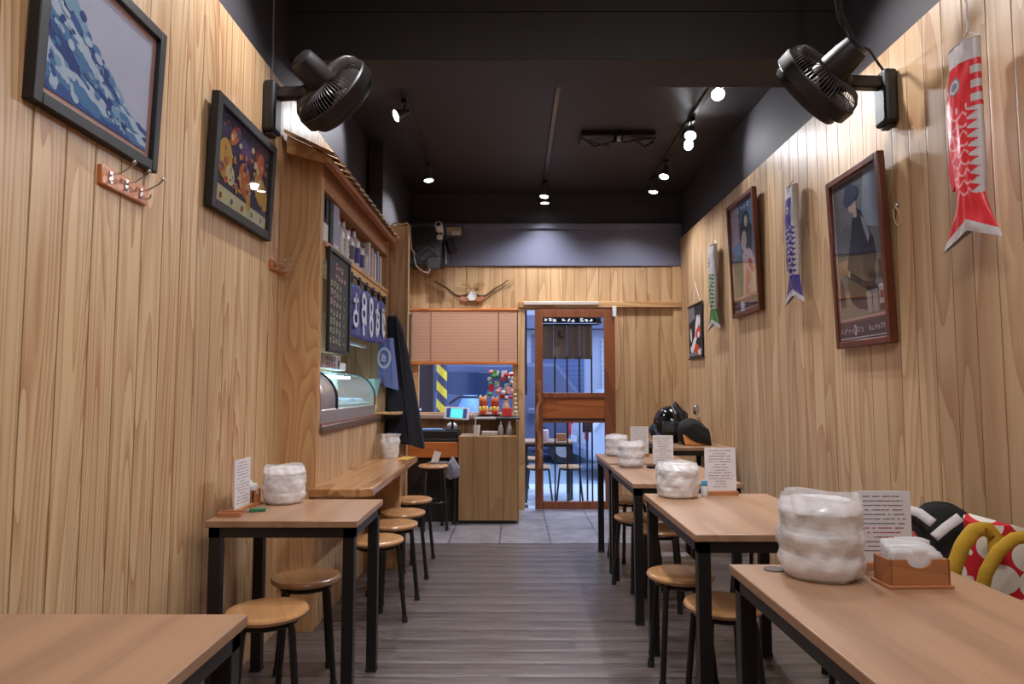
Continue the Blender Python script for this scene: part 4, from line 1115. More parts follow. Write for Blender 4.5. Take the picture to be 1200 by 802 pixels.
for k in range(5):
    mb = MB(); cz = 0; cx = 0; ox = -w/2+.09+k*cell+.02
    if k == 0: stroke([(cx-.05, cz+.05), (cx+.05, cz+.06)], .012); stroke([(cx, cz+.09), (cx, cz-.02)], .012); stroke(loop(cx, cz-.05, .05, .04), .012)
    if k == 1: stroke(loop(cx, cz+.075, .045, .04), .015); stroke(loop(cx, cz-.00, .05, .04), .015); stroke([(cx-.04, cz-.05), (cx+.045, cz-.05)], .012); stroke([(cx-.02, cz-.03), (cx+.005, cz-.12)], .02); stroke([(cx+.05, cz+.10), (cx+.06, cz-.06)], .01)
    if k == 2: stroke(loop(cx+.0, cz+.065, .045, .045, -1.2, 4.0), .016); stroke([(cx-.03, cz+.03), (cx-.035, cz-.08)], .014); stroke(loop(cx+.01, cz-.055, .042, .055), .016)
    if k == 3: stroke([(cx-.065, cz+.05), (cx-.01, cz+.07), (cx+.045, cz+.04), (cx+.05, cz-.04), (cx+.01, cz-.09)], .014); stroke([(cx-.0, cz+.11), (cx-.03, cz+.0), (cx-.05, cz-.08), (cx+.0, cz-.10)], .014); stroke(loop(cx-.0, cz-.03, .035, .035), .012)
    if k == 4: stroke([(cx-.06, cz+.07), (cx-.04, cz-.02)], .013); stroke(loop(cx+.0, cz-.01, .05, .07, .2, 5.6), .015); stroke([(cx+.01, cz+.10), (cx-.0, cz-.09)], .013); stroke([(cx-.05, cz+.09), (cx+.04, cz+.10)], .011)
    for v in mb.bm.verts: v.co.x = v.co.x*1.15+ox; v.co.z = v.co.z*1.12+.17
    mb.build('brush_character', None, cloth_, keep=True)
MB().box(-.45, .45, .10, .14, -.02, .0).build('white_back_strip', M['white'], t)

# glass display case
def glare_glass():
    k = NT('case_glass_glare'); tr = k.n('ShaderNodeBsdfTransparent'); tr.inputs[0].default_value = (.86, .95, .98, 1)
    k.b.inputs['Base Color'].default_value = (.74, .92, .95, 1); k.b.inputs['Roughness'].default_value = .12  # pale cyan base stands in for the bright reflection on the glass
    mx = k.n('ShaderNodeMixShader'); mx.inputs[0].default_value = .55
    k.l(tr.outputs[0], mx.inputs[1]); k.l(k.b.outputs[0], mx.inputs[2]); k.l(mx.outputs[0], k.out.inputs[0]); return k.m
t = thing('display_case', 'curved glass counter display case with steel base in left recess', 'display case', (-1.19, 4.38, 1.06), LF)
L_ = .72
def arc(r0=.0, n=14):
    # side outline, depth a (0 = front foot) and height
    o = [(-.145+r0, .08)]
    for i in range(n+1):
        a = PI*(1 - i/n*.5); o.append((.05+(.195-r0)*math.cos(a), .135+(.185-r0)*math.sin(a)))
    o += [(.16, .32-r0), (.16, .08)]
    return o
MB().box(-L_, L_, -.145, .16, 0, .085).build('base', M['steel'], t, bevel=.006)
MB().box(-L_-.002, L_+.002, -.150, -.145, .0, .012).build('base_trim', C('trim_pinkish', 160, 110, 104, rough=.3), t)
for x in (-L_, -.38, L_-.015):
    o = arc(); i_ = arc(.02)
    mb = MB(); n = len(o)
    for k in range(n-1):
        P = [o[k], o[k+1], i_[k+1], i_[k]]
        V = [(x, a, b) for a, b in P]+[(x+.02, a, b) for a, b in P]
        mb._faces(V, [(0, 1, 2, 3), (7, 6, 5, 4), (0, 4, 5, 1), (1, 5, 6, 2), (2, 6, 7, 3), (3, 7, 4, 0)])
    mb.build('arched_rib', M['steel'] if x < -.5 else M['black_plastic'], t)
def gl(u, v):
    o = arc(.008)[:-1]; f = v*(len(o)-1); i = min(int(f), len(o)-2); q = f-i
    return (-.36+u*(L_+.345), o[i][0]*(1-q)+o[i+1][0]*q, o[i][1]*(1-q)+o[i+1][1]*q)
MB().grid(gl, 4, 28).build('curved_glass', glare_glass(), t)
def gl2(u, v): p = gl(u, v); return (-L_+.02+u*.30, p[1], p[2])
MB().grid(gl2, 4, 28).build('steel_hood', M['steel'], t, solid=.003)
MB().box(-L_+.02, L_-.02, .140, .158, .08, .31).build('back_panel', C('case_back', 190, 224, 232, rough=.4), t)
MB().box(-.34, L_-.03, -.10, .13, .10, .112).build('inner_tray', M['white'], t)
MB().cyl((-.34, .05, .285), (L_-.04, .05, .285), .010, seg=10).build('case_tube_lamp', plain('case_tube', (1, 1, 1, 1), .4, emit=(.62, .93, 1, 1), es=34), t)
for k in range(4):
    mb = MB().box(-.27+k*.22, -.10+k*.22, -.09, .09, .112, .135); mb.build('food_tray', C('tray_food%d' % (k % 2), *((120, 150, 170), (196, 200, 206))[k % 2]), t, bevel=.004)
MB().prism([(a, b) for a, b in arc(.02)], -L_+.004, -L_+.010, 'YZ').build('end_panel', C('end_dark', 34, 30, 30, rough=.3), t)
struct('trim_8', MB().box(-1.36, -1.03, 3.655, 5.5, 1.02, 1.06), C('recess_sill', 110, 86, 74, rough=.35), bevel=.008)
# white sign and cards on the case
t = thing('counter_sign', 'white box sign with dark writing on top of display case', 'sign', (-1.10, 4.06, 1.383), LF)
MB().box(-.20, .20, 0, .05, 0, .085).build('sign_box', M['white'], t, bevel=.003)
mb = MB(); rnd = random.Random(77)
for i in range(4): glyph(mb, -.11+i*.06, .055, .04, .035, rnd, -.001, M['ink'], t=.2); glyph(mb, -.11+i*.06, .02, .04, .03, rnd, -.001, M['ink_red'], t=.2)
glyph(mb, .16, .04, .04, .07, rnd, -.001, C('bk', 0, 0, 0), t=.3, n=6)
mb.build('sign_writing', None, t, keep=True)
t = thing('folded_card', 'white folded card lying on the display case, right of the sign', 'card', (-1.13, 4.42, 1.381), LF)
MB().box(-.10, .10, 0, .06, 0, .05).build('card_sheet', M['paper'], t)
MB().box(-.11, .02, -.02, .0, 0, .008).build('card_fold', M['paper'], t)
t = thing('straw_cup', 'tall flared clear cup holding straws past display case', 'cup', (-1.10, 5.30, 1.06), 0)
MB().lathe([(.026, 0), (.028, .02), (.030, .17), (.036, .2), (.055, .28)], seg=24).build('cup_glass', C('cup_teal', 150, 190, 190, rough=.2), t, solid=.002)
MB().box(-.03, .03, -.03, .03, 0, .15).build('wooden_holder', M['pine_plain'], t, bevel=.003)
t = thing('small_shelf', 'small wooden ledge board projecting beyond the display case', 'shelf', (-1.02, 5.36, 1.065))
MB().box(-.06, .13, -.13, .05, 0, .018).build('shelf_board', M['pine_plain'], t, bevel=.002)
MB().prism([(-.03, 0), (.10, 0), (-.03, -.07)], -.005, .012).build('bracket', M['black_metal'], t)

# ------------------------------------------------------------ long wall counter
t = thing('wall_counter', 'long wooden wall counter with rounded end below the display case', 'counter', (-1.05, 4.35, 0))
pts = [(0, -.87), (.22, -.87)]
for k in range(7):
    a = -PI/2 + k/6*PI/2; pts.append((.25+.07*math.cos(a)-.0, -.80+.07*math.sin(a)))
pts += [(.31, .87), (0, .87)]
MB().prism(pts, .705, .75, 'XY').build('countertop', M['counter'], t, bevel=.006, seg=3)
MB().box(0, .24, .49, .53, 0, .705).build('support_panel', M['pine_pillar'], t)
MB().box(0, .22, -.30, -.27, .62, .705).build('support_bracket', M['counter'], t)
MB().box(0, .03, -.85, .85, .64, .705).build('wall_cleat', M['counter'], t)
t = thing('plastic_bag_box', 'white tub wrapped in thin clear plastic bag on the wall counter', 'tub', (-.93, 5.10, .75))
MB().lathe([(.001, 0), (.055, 0), (.062, .07), (.062, .09), (.001, .09)], seg=28).build('tub', M['white'], t)
mb = MB().lathe([(.058, .002), (.066, .04), (.068, .09), (.075, .12), (.06, .15), (.07, .175)], seg=40, fn=lambda a, z: 1+.10*math.sin(7*a+z*40)*(z*6)+.05*math.sin(13*a)*(z*6))
mb.build('plastic_bag', M['film'], t)
solo('yellow_slip', 'flat yellow paper slip on the far end of wall counter', 'paper', (-.80, 5.03, .7505), MB().box(-.05, .04, -.10, .10, 0, .0015), C('yellow_paper', 214, 164, 60), rz=-.15)

# ------------------------------------------------------------ clothes hung on the post
t = thing('hanging_coat', 'long dark navy work coat hanging from the wood post', 'coat', (-.925, 5.50, .82))
def coat(u, v):
    a = 2*PI*u; z = 1.04*(1-v)
    lf = -.115; rt = -.035+.215*v**.85+.02*math.sin(min(1, v*7)*PI/2)
    w_ = (rt-lf)/2; fold = 1+.05*math.sin(a*4+v*3)*v+.03*math.sin(a*9)*v
    return ((lf+rt)/2+w_*math.cos(a)*fold, .05*math.sin(a)*(1+.25*math.sin(a*5+v*2)*v)*(0.7+v*.5)+.01, z+.012*math.sin(a*3)*v-.03*v*math.cos(a))
mb = MB().grid(coat, 48, 26, closed_u=True); mb.bm.verts.ensure_lookup_table(); mb.bm.faces.new([mb.bm.verts[i] for i in range(48)][::-1])
mb.build('coat_cloth', M['dark_fabric'], t)
MB().tube([(-.07, .05, 1.03), (-.07, .0, 1.07), (-.08, -.01, 1.045)], .006, 8).build('coat_hanger_hook', M['steel'], t)
MB().tube([(-.04, -.03, 1.0), (.0, -.05, .7), (.05, -.06, .35), (.08, -.065, .05)], .012, 8).build('coat_lapel', M['black_fabric'], t)
t = thing('hanging_shirt', 'blue cloth with round white emblem hanging beside the coat', 'shirt', (-1.035, 5.38, 1.27))
mb = MB().grid(lambda u, v: (-.05+u*.115+.05*v*u, .012*math.sin(u*14)+.0, .42*(1-v)+.05*v*(1-u)-.02), 22, 18)
mb.build('shirt_cloth', M['blue_cloth'], t, solid=.004)
mb = MB(); wc2 = C('emblem_white', 206, 212, 230)
for k in range(22):
    a0_, a1_ = 2*PI*k/22, 2*PI*(k+1)/22
    mb._faces([(.0+.055*math.cos(a0_), -.018, .24+.085*math.sin(a0_)), (.0+.055*math.cos(a1_), -.018, .24+.085*math.sin(a1_)), (.0+.038*math.cos(a1_), -.018, .24+.065*math.sin(a1_)), (.0+.038*math.cos(a0_), -.018, .24+.065*math.sin(a0_))], [(0, 1, 2, 3)], wc2)
glyph(mb, 0, .24, .05, .09, random.Random(3), -.018, wc2, t=.2, n=6)
mb.build('emblem', None, t, keep=True)

# ------------------------------------------------------------ far left: notice, speaker, camera, cables
t = thing('notice_frame', 'narrow white edged dark notice on the far left side wall', 'notice', (-1.125, 6.95, 1.56), LF)
MB().box(-.22, .22, -.02, 0, 0, .52).build('notice_edge', M['white'], t, bevel=.003)
MB().box(-.20, .20, -.023, -.018, .02, .50).build('notice_face', C('notice_dark', 40, 34, 44), t)
t = thing('wall_speaker', 'large black speaker box high in the far left corner', 'speaker', (-.92, 7.02, 2.50))
MB().box(-.17, .17, -.14, .14, .05, .44).build('cabinet', M['black_plastic'], t, bevel=.01)
MB().cyl((-.02, -.141, .18), (-.02, -.15, .18), .10, seg=28).build('woofer', C('cone_grey', 40, 36, 36), t)
MB().cyl((-.02, -.141, .34), (-.02, -.148, .34), .04, seg=20).build('tweeter', C('cone_grey', 0, 0, 0), t)
MB().box(.02, .16, -.16, -.14, .0, .12).build('lower_bracket', M['black_plastic'], t, bevel=.006)
mb = MB().tube([(-1.08, 6.85, 2.72), (-1.03, 6.83, 2.68), (-1.02, 6.82, 2.60), (-1.0, 6.82, 2.52), (-.93, 6.82, 2.46), (-.88, 6.82, 2.45), (-.86, 6.83, 2.49)], .007, 8)
tag(mb.build('loose_cable', C('cable_grey', 130, 116, 106)), 'grey cable looping under the far corner speaker', 'cable')
rnd = random.Random(12)
for k in range(4):
    P = [(-1.10+.30*q/7+rnd.uniform(-.02, .02), 6.84-.006*k, 2.62+.06*k+.05*math.sin(q*1.3+k)) for q in range(8)]
    tag(MB().tube(P, .005, 6).build('loose_cable', M['black_plastic' if k % 2 else 'rubber']), ['lowest black cable crossing the far corner speaker', 'second lowest black cable crossing the far corner speaker', 'second highest black cable crossing the far corner speaker', 'highest black cable crossing the far corner speaker'][k], 'cable', 'tangled black cables on the corner speaker')
P = [(-1.04, 5.63, 2.655), (-1.0, 5.62, 2.665), (-.95, 5.63, 2.66), (-.91, 5.62, 2.665), (-.885, 5.63, 2.64), (-.878, 5.62, 2.56), (-.87, 5.64, 2.45), (-.85, 5.7, 2.41)]
tag(MB().tube(P, .007, 8).build('loose_cable', C('cable_tan', 150, 120, 90)), 'tan cable draped over the top of far wood post', 'cable')
t = thing('security_camera', 'white bullet security camera above the far corner speaker', 'security camera', (-.775, 6.93, 2.80))
T = Matrix.Translation((0, -.04, .12)) @ Matrix.Rotation(math.radians(72), 4, 'X')
MB().lathe([(.001, -.09), (.036, -.09), (.040, -.05), (.040, .09), (.030, .10), (.001, .095)], seg=28, T=T).build('camera_body', M['white'], t)
MB().lathe([(.001, .096), (.022, .096), (.022, .103), (.001, .104)], seg=20, T=T).build('lens', M['black_plastic'], t)
MB().ball((0, -.03, .035), .037, seg=18).build('camera_joint', M['white'], t)
MB().cyl((0, .0, .03), (0, .10, .0), .015, seg=12).build('camera_mount', M['white'], t)
t = thing('junction_box', 'pale rectangular junction box right of the security camera', 'junction box', (-.64, 7.05, 2.885))
MB().box(-.075, .075, -.06, .06, .02, .085).build('box_lid', C('box_beige', 196, 176, 152), t, bevel=.006)
MB().box(-.02, .07, -.065, -.03, 0, .04).build('terminal', M['white'], t, bevel=.004)
t = thing('small_speaker', 'small black tilted speaker hanging below the junction box', 'speaker', (-.64, 7.03, 2.70), .3)
MB().box(-.045, .045, -.05, .05, 0, .15, T=Matrix.Rotation(-.35, 4, 'Y')).build('speaker_cabinet', M['black_plastic'], t, bevel=.01)
MB().tube([(-.02, 0, -.0), (-.01, .02, -.05), (-.03, .03, -.12)], .004, 6).build('speaker_cable', M['black_plastic'], t)
tag(MB().tube([(-.735, 7.06, 2.85), (-.73, 7.1, 2.75), (-.725, 7.1, 2.6)], .009, 8).build('conduit', M['white']), 'short white conduit running down black beam beside speaker', 'conduit')

# ------------------------------------------------------------ straw ornament over the window
t = thing('straw_ornament', 'straw rope ornament with white paper centre above the window blind', 'ornament', (-.45, YB, 2.26))
P = []
for i in range(29):
    u = i/28; x = -.41+u*.80; q_ = abs((u-.5)*2); zz = .035-.035*math.sin(min(1, q_*1.6)*PI)+.13*max(0, q_-.35)**1.2/.65**1.2 + (.01 if u > .93 else 0)
    P.append((x, -.03, zz))
MB().tube(P, [.006+.007*math.sin(PI*i/28) for i in range(29)], 8).build('straw_rope', M['dark_rope'], t)
mb = MB(); rnd = random.Random(2)
for s_ in (-1, 1):
    for k in range(14):
        a = math.radians(rnd.uniform(18, 60)); L_ = rnd.uniform(.09, .16)
        mb.tube([(0, -.03, .07), (s_*L_*.5*math.cos(a), -.035, .07+L_*.6*math.sin(a)), (s_*L_*math.cos(a*.8), -.04, .07+L_*.7*math.sin(a))], .0022, 5)
    for k in range(5):
        mb.tube([(s_*.36 if s_ > 0 else -.40, -.03, .125), (s_*(.44+.02*k*.5), -.03, .14+.02*k)], .0018, 5)
mb.build('straw_sprays', M['rope'], t)
MB().prism([(0, .07), (.045, .0), (.03, -.045), (-.03, -.045), (-.045, .0)], -.05, -.03).build('white_paper', M['paper'], t)
MB().tube([(0, -.055, .07), (-.05, -.055, -.01), (-.02, -.055, -.05), (.03, -.055, -.045), (.048, -.055, .0), (0, -.055, .07)], .005, 6).build('paper_cord', C('cream_cord', 220, 206, 180), t)
for s_ in (-1, 1):
    MB().prism([(s_*.03, -.02), (s_*.11, .0), (s_*.15, -.035), (s_*.08, -.06), (s_*.03, -.05)], -.045, -.028).build('folded_fan', C('fan_orange' if s_ > 0 else 'fan_rose', *((176, 112, 70) if s_ > 0 else (190, 130, 110))), t)

# bamboo blind
t = thing('bamboo_blind', 'pinkish bamboo roller blind half covering the window', 'blind', (-.525, YB-.04, 1.525))
MB().box(-.565, .555, -.004, .004, .03, .575).build('slats', M['bamboo'], t)
MB().box(-.57, .56, -.014, .012, 0, .034).build('bottom_rail', M['orange_wood'], t, bevel=.004)
MB().cyl((-.57, 0, .585), (.56, 0, .585), .017, seg=14).build('roller', M['orange_wood'], t)
for x in (-.36, .36): MB().cyl((x, -.008, .03), (x, -.008, .58), .003, seg=6).build('lift_cord', C('blind_cord', 130, 88, 64), t)

# ------------------------------------------------------------ cash desk
t = thing('counter_cabinet', 'tall wooden plank cabinet beside the cash desk and door', 'cabinet', (-.245, 6.62, 0))
MB().box(-.28, .285, -.21, .21, .035, .82).build('cabinet_body', M['desk_boards'], t, bevel=.004)
MB().box(-.26, .26, -.19, .2, 0, .035).build('plinth', M['black_plastic'], t)
MB().box(.265, .290, -.20, .56, .035, .965).build('side_panel', M['desk_boards'], t)
MB().box(.16, .265, .15, .21, .82, .965).build('end_block', M['desk_boards'], t)
t = thing('corner_top', 'thin dark countertop with white edge raised above the plank cabinet', 'countertop', (-.18, 6.78, .965))
MB().box(-.20, .235, -.17, .20, 0, .022).build('top_slab', M['black_plastic'], t, bevel=.008)
MB().box(-.21, .0, -.175, -.165, .008, .028).build('white_edge', M['white'], t, bevel=.003)
t = thing('cash_desk', 'orange wood drawer desk between the coat and plank cabinet', 'desk', (-.80, 6.72, 0))
MB().box(-.30, .275, -.25, .24, .755, .79).build('desk_top', M['black_plastic'], t, bevel=.004)
MB().box(-.29, .27, -.26, -.235, .615, .76).build('drawer_front', M['orange_wood'], t, bevel=.004)
MB().box(-.28, .26, -.20, .22, 0, .70).build('dark_body', C('dark_body', 34, 26, 24, rough=.5), t)
MB().box(-.28, -.25, -.235, -.19, 0, .62).build('leg', M['black_metal'], t)
MB().box(-.29, .27, -.215, -.20, .30, .32).build('inner_shelf', M['black_plastic'], t)
t = thing('till', 'flat black cash drawer on the orange desk', 'till', (-.76, 6.66, .79))
MB().box(-.24, .22, -.15, .15, 0, .075).build('drawer_case', M['black_plastic'], t, bevel=.006)
MB().box(-.20, -.12, -.153, -.149, .02, .035).build('silver_badge', M['steel'], t)
solo('blue_folder', 'light blue folder lying on the black cash drawer', 'folder', (-.80, 6.64, .866), MB().box(-.11, .10, -.08, .08, 0, .012), C('folder_blue', 110, 150, 210), rz=.2, bevel=.003)
solo('green_pad', 'pale green pad lying under the blue folder edge', 'pad', (-.93, 6.60, .866), MB().box(-.05, .05, -.06, .06, 0, .008), C('pad_green', 190, 206, 150), rz=-.1)
t = thing('tablet_stand', 'white tablet with teal screen on a black stand, cash desk', 'tablet', (-.60, 6.56, .866), .0)
MB().cyl((0, .05, 0), (0, .05, .012), .07, seg=28).build('stand_base', M['black_plastic'], t)
MB().cyl((0, .05, .01), (0, .01, .14), .012, seg=14).build('stand_pole', M['black_metal'], t)
T = Matrix.Translation((.045, -.01, .165)) @ Matrix.Rotation(math.radians(-18), 4, 'X') @ Matrix.Rotation(.06, 4, 'Y')
tb_ = MB().box(-.122, .122, -.006, .006, -.062, .062, T=T).build('tablet_body', M['white'], t, bevel=.005)
mb = MB(); mb._faces([T @ Vector(v) for v in ((-.098, -.0066, -.048), (.098, -.0066, -.048), (.098, -.0066, .048), (-.098, -.0066, .048))], [(0, 1, 2, 3)], plain('screen_navy', srgb(40, 50, 110), .3, emit=srgb(44, 54, 120), es=.8))
mb._faces([T @ Vector(v) for v in ((-.06, -.0070, -.046), (.06, -.0070, -.046), (.06, -.0070, .046), (-.06, -.0070, .046))], [(0, 1, 2, 3)], plain('screen_teal', srgb(80, 200, 200), .3, emit=srgb(84, 204, 206), es=.9))
mb.build('screen', None, tb_, keep=True)
MB().tube([(.16, 0, .15), (.20, .02, .17), (.225, .03, .10), (.225, .0, -.03)], .004, 8).build('charging_cable', M['white'], t)
t = thing('white_cup', 'white cup standing on the plank cabinet', 'cup', (-.36, 6.52, .82))
MB().lathe([(.028, 0), (.034, .10), (.031, .10), (.026, .006), (.001, .006)], seg=24).build('cup_wall', M['white'], t)
t = thing('paper_box', 'low white box beside the white cup on the cabinet', 'box', (-.235, 6.53, .82))
MB().box(-.075, .075, -.04, .04, 0, .035).build('box_body', C('box_grey', 190, 184, 186), t, bevel=.003)
MB().box(-.076, .076, -.041, .041, .026, .04).build('box_lid', M['white'], t, bevel=.002)
for x, lab in ((-.13, 'clear plastic squeeze bottle on plank cabinet, left one'), (-.045, 'clear plastic squeeze bottle on plank cabinet, right one')):
    t = thing('plastic_bottle', lab, 'bottle', (x, 6.56, .82), 0, 'clear bottles on the plank cabinet')
    MB().lathe([(.001, 0), (.024, 0), (.026, .05), (.018, .09), (.010, .10), (.001, .10)], seg=20).build('bottle_body', C('bottle_grey', 150, 146, 146, rough=.2), t)
    MB().lathe([(.001, .10), (.012, .10), (.006, .135), (.001, .136)], seg=16).build('nozzle', C('bottle_grey', 0, 0, 0), t)
solo('crumpled_bag', 'crumpled pale plastic bag behind the tablet stand', 'bag', (-.62, 6.76, .866), MB().ball((0, 0, .035), .05, .04, .035, seg=14), M['white_print'])
t = thing('receipt_box', 'small pink and red box on the left end of cash desk', 'box', (-.985, 6.45, .79))
MB().box(-.05, .05, -.05, .04, 0, .06).build('box_body', C('pinkbox', 190, 110, 110), t, bevel=.003)
MB().box(-.045, .045, -.055, -.05, .01, .04).build('box_front', C('redbox', 190, 50, 80), t)
for k in range(4): MB().box(-.04+k*.02, -.03+k*.02, -.03, -.02, .06, .08).build('slip', M['paper'], t)
# bag and paper under the desk on the tall stool side
t = thing('grey_shopping_bag', 'grey white crumpled shopping bag beside the tall stool', 'bag', (-.58, 6.35, 0))
mb = MB().ball((0, 0, .52), .075, .05, .11, seg=18)
mb.bm.verts.ensure_lookup_table()
for v in mb.bm.verts: v.co += Vector((noise.noise(v.co*16)*.035, noise.noise(v.co*19)*.02, noise.noise(v.co*13+Vector((3, 3, 3)))*.05))
mb.build('bag_body', C('bag_grey', 150, 150, 166), t, sub=2)
MB().cyl((0.02, .05, 0), (.02, .05, .5), .02, seg=12).build('hidden_stem', M['black_metal'], t)
t = thing('paper_sheet', 'white folded receipt sheet propped behind the tall stool', 'paper', (-.735, 6.28, .582), .2)
MB().box(-.035, .03, -.01, -.004, 0, .11, T=Matrix.Rotation(.3, 4, 'Y')).build('sheet', M['paper'], t)
MB().box(-.05, .12, -.02, .03, 0, .012).build('folded_base', C('bag_grey', 0, 0, 0), t)

# ledge by the window: figurines and flowers
def cat_fig(label, x, col, rz, s=1):
    t = thing('animal_figurine', label, 'figurine', (x, 7.06, 1.007), rz, 'orange and gold figurines on the window ledge')
    mb = MB().ball((0, 0, .05*s), .045*s, .04*s, .055*s, seg=18).ball((0, -.005, .12*s), .040*s, .035*s, .036*s, seg=18)
    mb.build('figurine_body', col, t)
    for q in (-1, 1):
        MB().lathe([(.014*s, 0), (.010*s, .015*s), (.001, .032*s)], c=(q*.024*s, 0, .145*s), seg=10).build('ear', C('fig_cream', 236, 214, 150), t)
        MB().ball((q*.033*s, -.028*s, .045*s), .014*s, .014*s, .026*s, seg=10).build('paw', C('fig_cream', 0, 0, 0), t)
    MB().lathe([(.038*s, 0), (.041*s, .006*s), (.038*s, .012*s)], c=(0, -.003, .085*s), seg=20).build('collar', C('fig_red', 196, 50, 36), t)
    MB().ball((0, -.036*s, .05*s), .022*s, .012*s, .026*s, seg=12).build('belly_patch', C('fig_gold', 224, 190, 80), t)
cat_fig('orange animal figurine on the window ledge, left one', -.325, C('fig_orange', 204, 112, 56), .2, 1.15)
cat_fig('golden brown animal figurine on window ledge, right one', -.20, C('fig_brown', 190, 96, 48), -.2, 1.1)
solo('pink_plate', 'flat pink dish under the two ledge figurines', 'plate', (-.255, 7.04, 1.0), MB().lathe([(.001, 0), (.09, 0), (.12, .008), (.12, .011), (.08, .004), (.001, .004)], seg=32), C('pink_dish', 226, 130, 116))
t = thing('flower_ornament', 'bouquet ornament of red, white and green pieces in pale vase', 'ornament', (-.085, 7.08, 1.0))
MB().lathe([(.001, 0), (.035, 0), (.042, .05), (.036, .11), (.028, .14), (.034, .155), (.001, .14)], seg=24).build('vase', C('vase_pale', 206, 186, 170, rough=.3), t)
rnd = random.Random(5); mb = MB()
spr = []
for k in range(24):
    x = rnd.uniform(-.17, .06); z = rnd.uniform(.20, .45); y = rnd.uniform(-.04, .04)
    mb.tube([(0, 0, .13), (x*.4, y*.5, .13+(z-.13)*.6), (x, y, z)], .0022, 5); spr.append((x, y, z))
mb.build('stems', C('stem_green', 70, 110, 70), t)
for k, (x, y, z) in enumerate(spr):
    c_ = [C('petal_red', 206, 44, 50), C('petal_white', 226, 226, 232), C('petal_green', 80, 150, 90), C('petal_white', 0, 0, 0), C('petal_pink', 226, 150, 150)][k % 5]
    if k % 3 == 0: MB().box(x-.028, x+.028, y-.004, y+.004, z-.034, z+.034).build('paper_piece', c_, t, bevel=.003)
    else: MB().ball((x, y, z), .028, .022, .024, seg=10).build('blossom', c_, t)
for k in range(3):
    MB().ball((-.05+.05*k, -.02, .18), .022, .02, .02, seg=10).build('blossom', C('petal_red', 0, 0, 0) if k % 2 == 0 else C('petal_white', 0, 0, 0), t)
solo('red_box', 'small bright red box in front of the vase', 'box', (-.075, 6.975, .987), MB().box(-.05, .05, -.03, .03, 0, .085), C('bright_red', 222, 64, 52), bevel=.004)
t = thing('pale_figure', 'stack of pale beads on gold stand right of the vase', 'ornament', (.015, 7.05, 1.0))
for k in range(5): MB().ball((0, 0, .025+k*.045), .024-.002*k, seg=12).build('bead', C('bead_cream', 222, 206, 170), t)
MB().cyl((0, 0, 0), (0, 0, .24), .005, seg=8).build('bead_rod', C('bead_gold', 176, 140, 70), t)

# ------------------------------------------------------------ outside
ZG = -.10
M['road'] = plain('wet_asphalt', srgb(140, 156, 170), .35, bump=.3, bscale=30)
M['pave'] = plain('pavement', srgb(186, 192, 202), .4, bump=.2, bscale=20)
struct('ground', MB().box(-9, 9, 7.28, 9.9, ZG-.1, ZG), M['pave'])
struct('ground', MB().box(-16, 16, 9.9, 24, ZG-.16, ZG-.06), M['road'])
def facade_mat(name, base, line, p=.32):
    k = NT(name); sep = k.n('ShaderNodeSeparateXYZ'); k.l(k.n('ShaderNodeTexCoord').outputs['Object'], sep.inputs[0])
    f = k.math('GREATER_THAN', k.math('FRACT', k.math('DIVIDE', sep.outputs['Z'], p)), .86)
    k.l(k.mix(f, base, line), k.b.inputs['Base Color']); k.b.inputs['Roughness'].default_value = .4; return k.m
# house across the street
t = thing('building', 'pale shuttered building across the street beyond the door', 'building', (1.0, 15.5, ZG-.06))
MB().box(-6, 5, 0, 2, 0, 7).build('wall', C('far_wall', 190, 196, 210), t)
for k, (x0_, x1_, z0_, z1_, cc) in enumerate([(-5.2, -3.3, 0, 2.6, (90, 94, 110)), (-2.9, -1.0, 0, 2.6, (170, 180, 200)), (-.6, .6, 0, 2.7, (96, 110, 150)), (1.0, 2.6, 0, 2.6, (196, 200, 206)), (3, 4.6, 0, 2.5, (80, 90, 120))]):
    MB().box(x0_, x1_, -.06, .02, z0_, z1_).build('shutter', facade_mat('shutter_%d' % k, srgb(*cc), srgb(*[int(c*.8) for c in cc]), .11), t)
MB().box(-6, 5, -.5, 0, 2.8, 3.1).build('canopy', C('far_canopy', 110, 116, 140), t)
for k in range(4): MB().box(-4.8+k*2.4, -3.6+k*2.4, -.05, .02, 4, 5.4).build('window', C('far_window', 50, 60, 90, rough=.1), t)
# striped pole and dark column
t = thing('street_pole', 'round street pole wrapped in yellow and black hazard stripes', 'pole', (-1.05, 9.8, ZG))
MB().cyl((0, 0, 0), (0, 0, 3.4), .075, seg=24).build('hazard_wrap', M['hazard'], t)
MB().cyl((0, 0, 3.4), (0, 0, 6), .07, seg=20).build('upper_pole', C('pole_grey', 120, 126, 140), t)
t = thing('dark_column', 'dark brown square column outside the window, left of the striped pole', 'column', (-1.06, 8.0, ZG))
MB().box(-.11, .11, -.1, .1, 0, 3).build('column_shaft', C('column_brown', 50, 40, 46), t, bevel=.01)
MB().box(-.13, .13, -.12, .12, 0, .12).build('column_base', C('column_brown', 0, 0, 0), t)
MB().ball((-.03, -.105, 1.13), .02, seg=10).build('column_knob', M['chrome'], t)
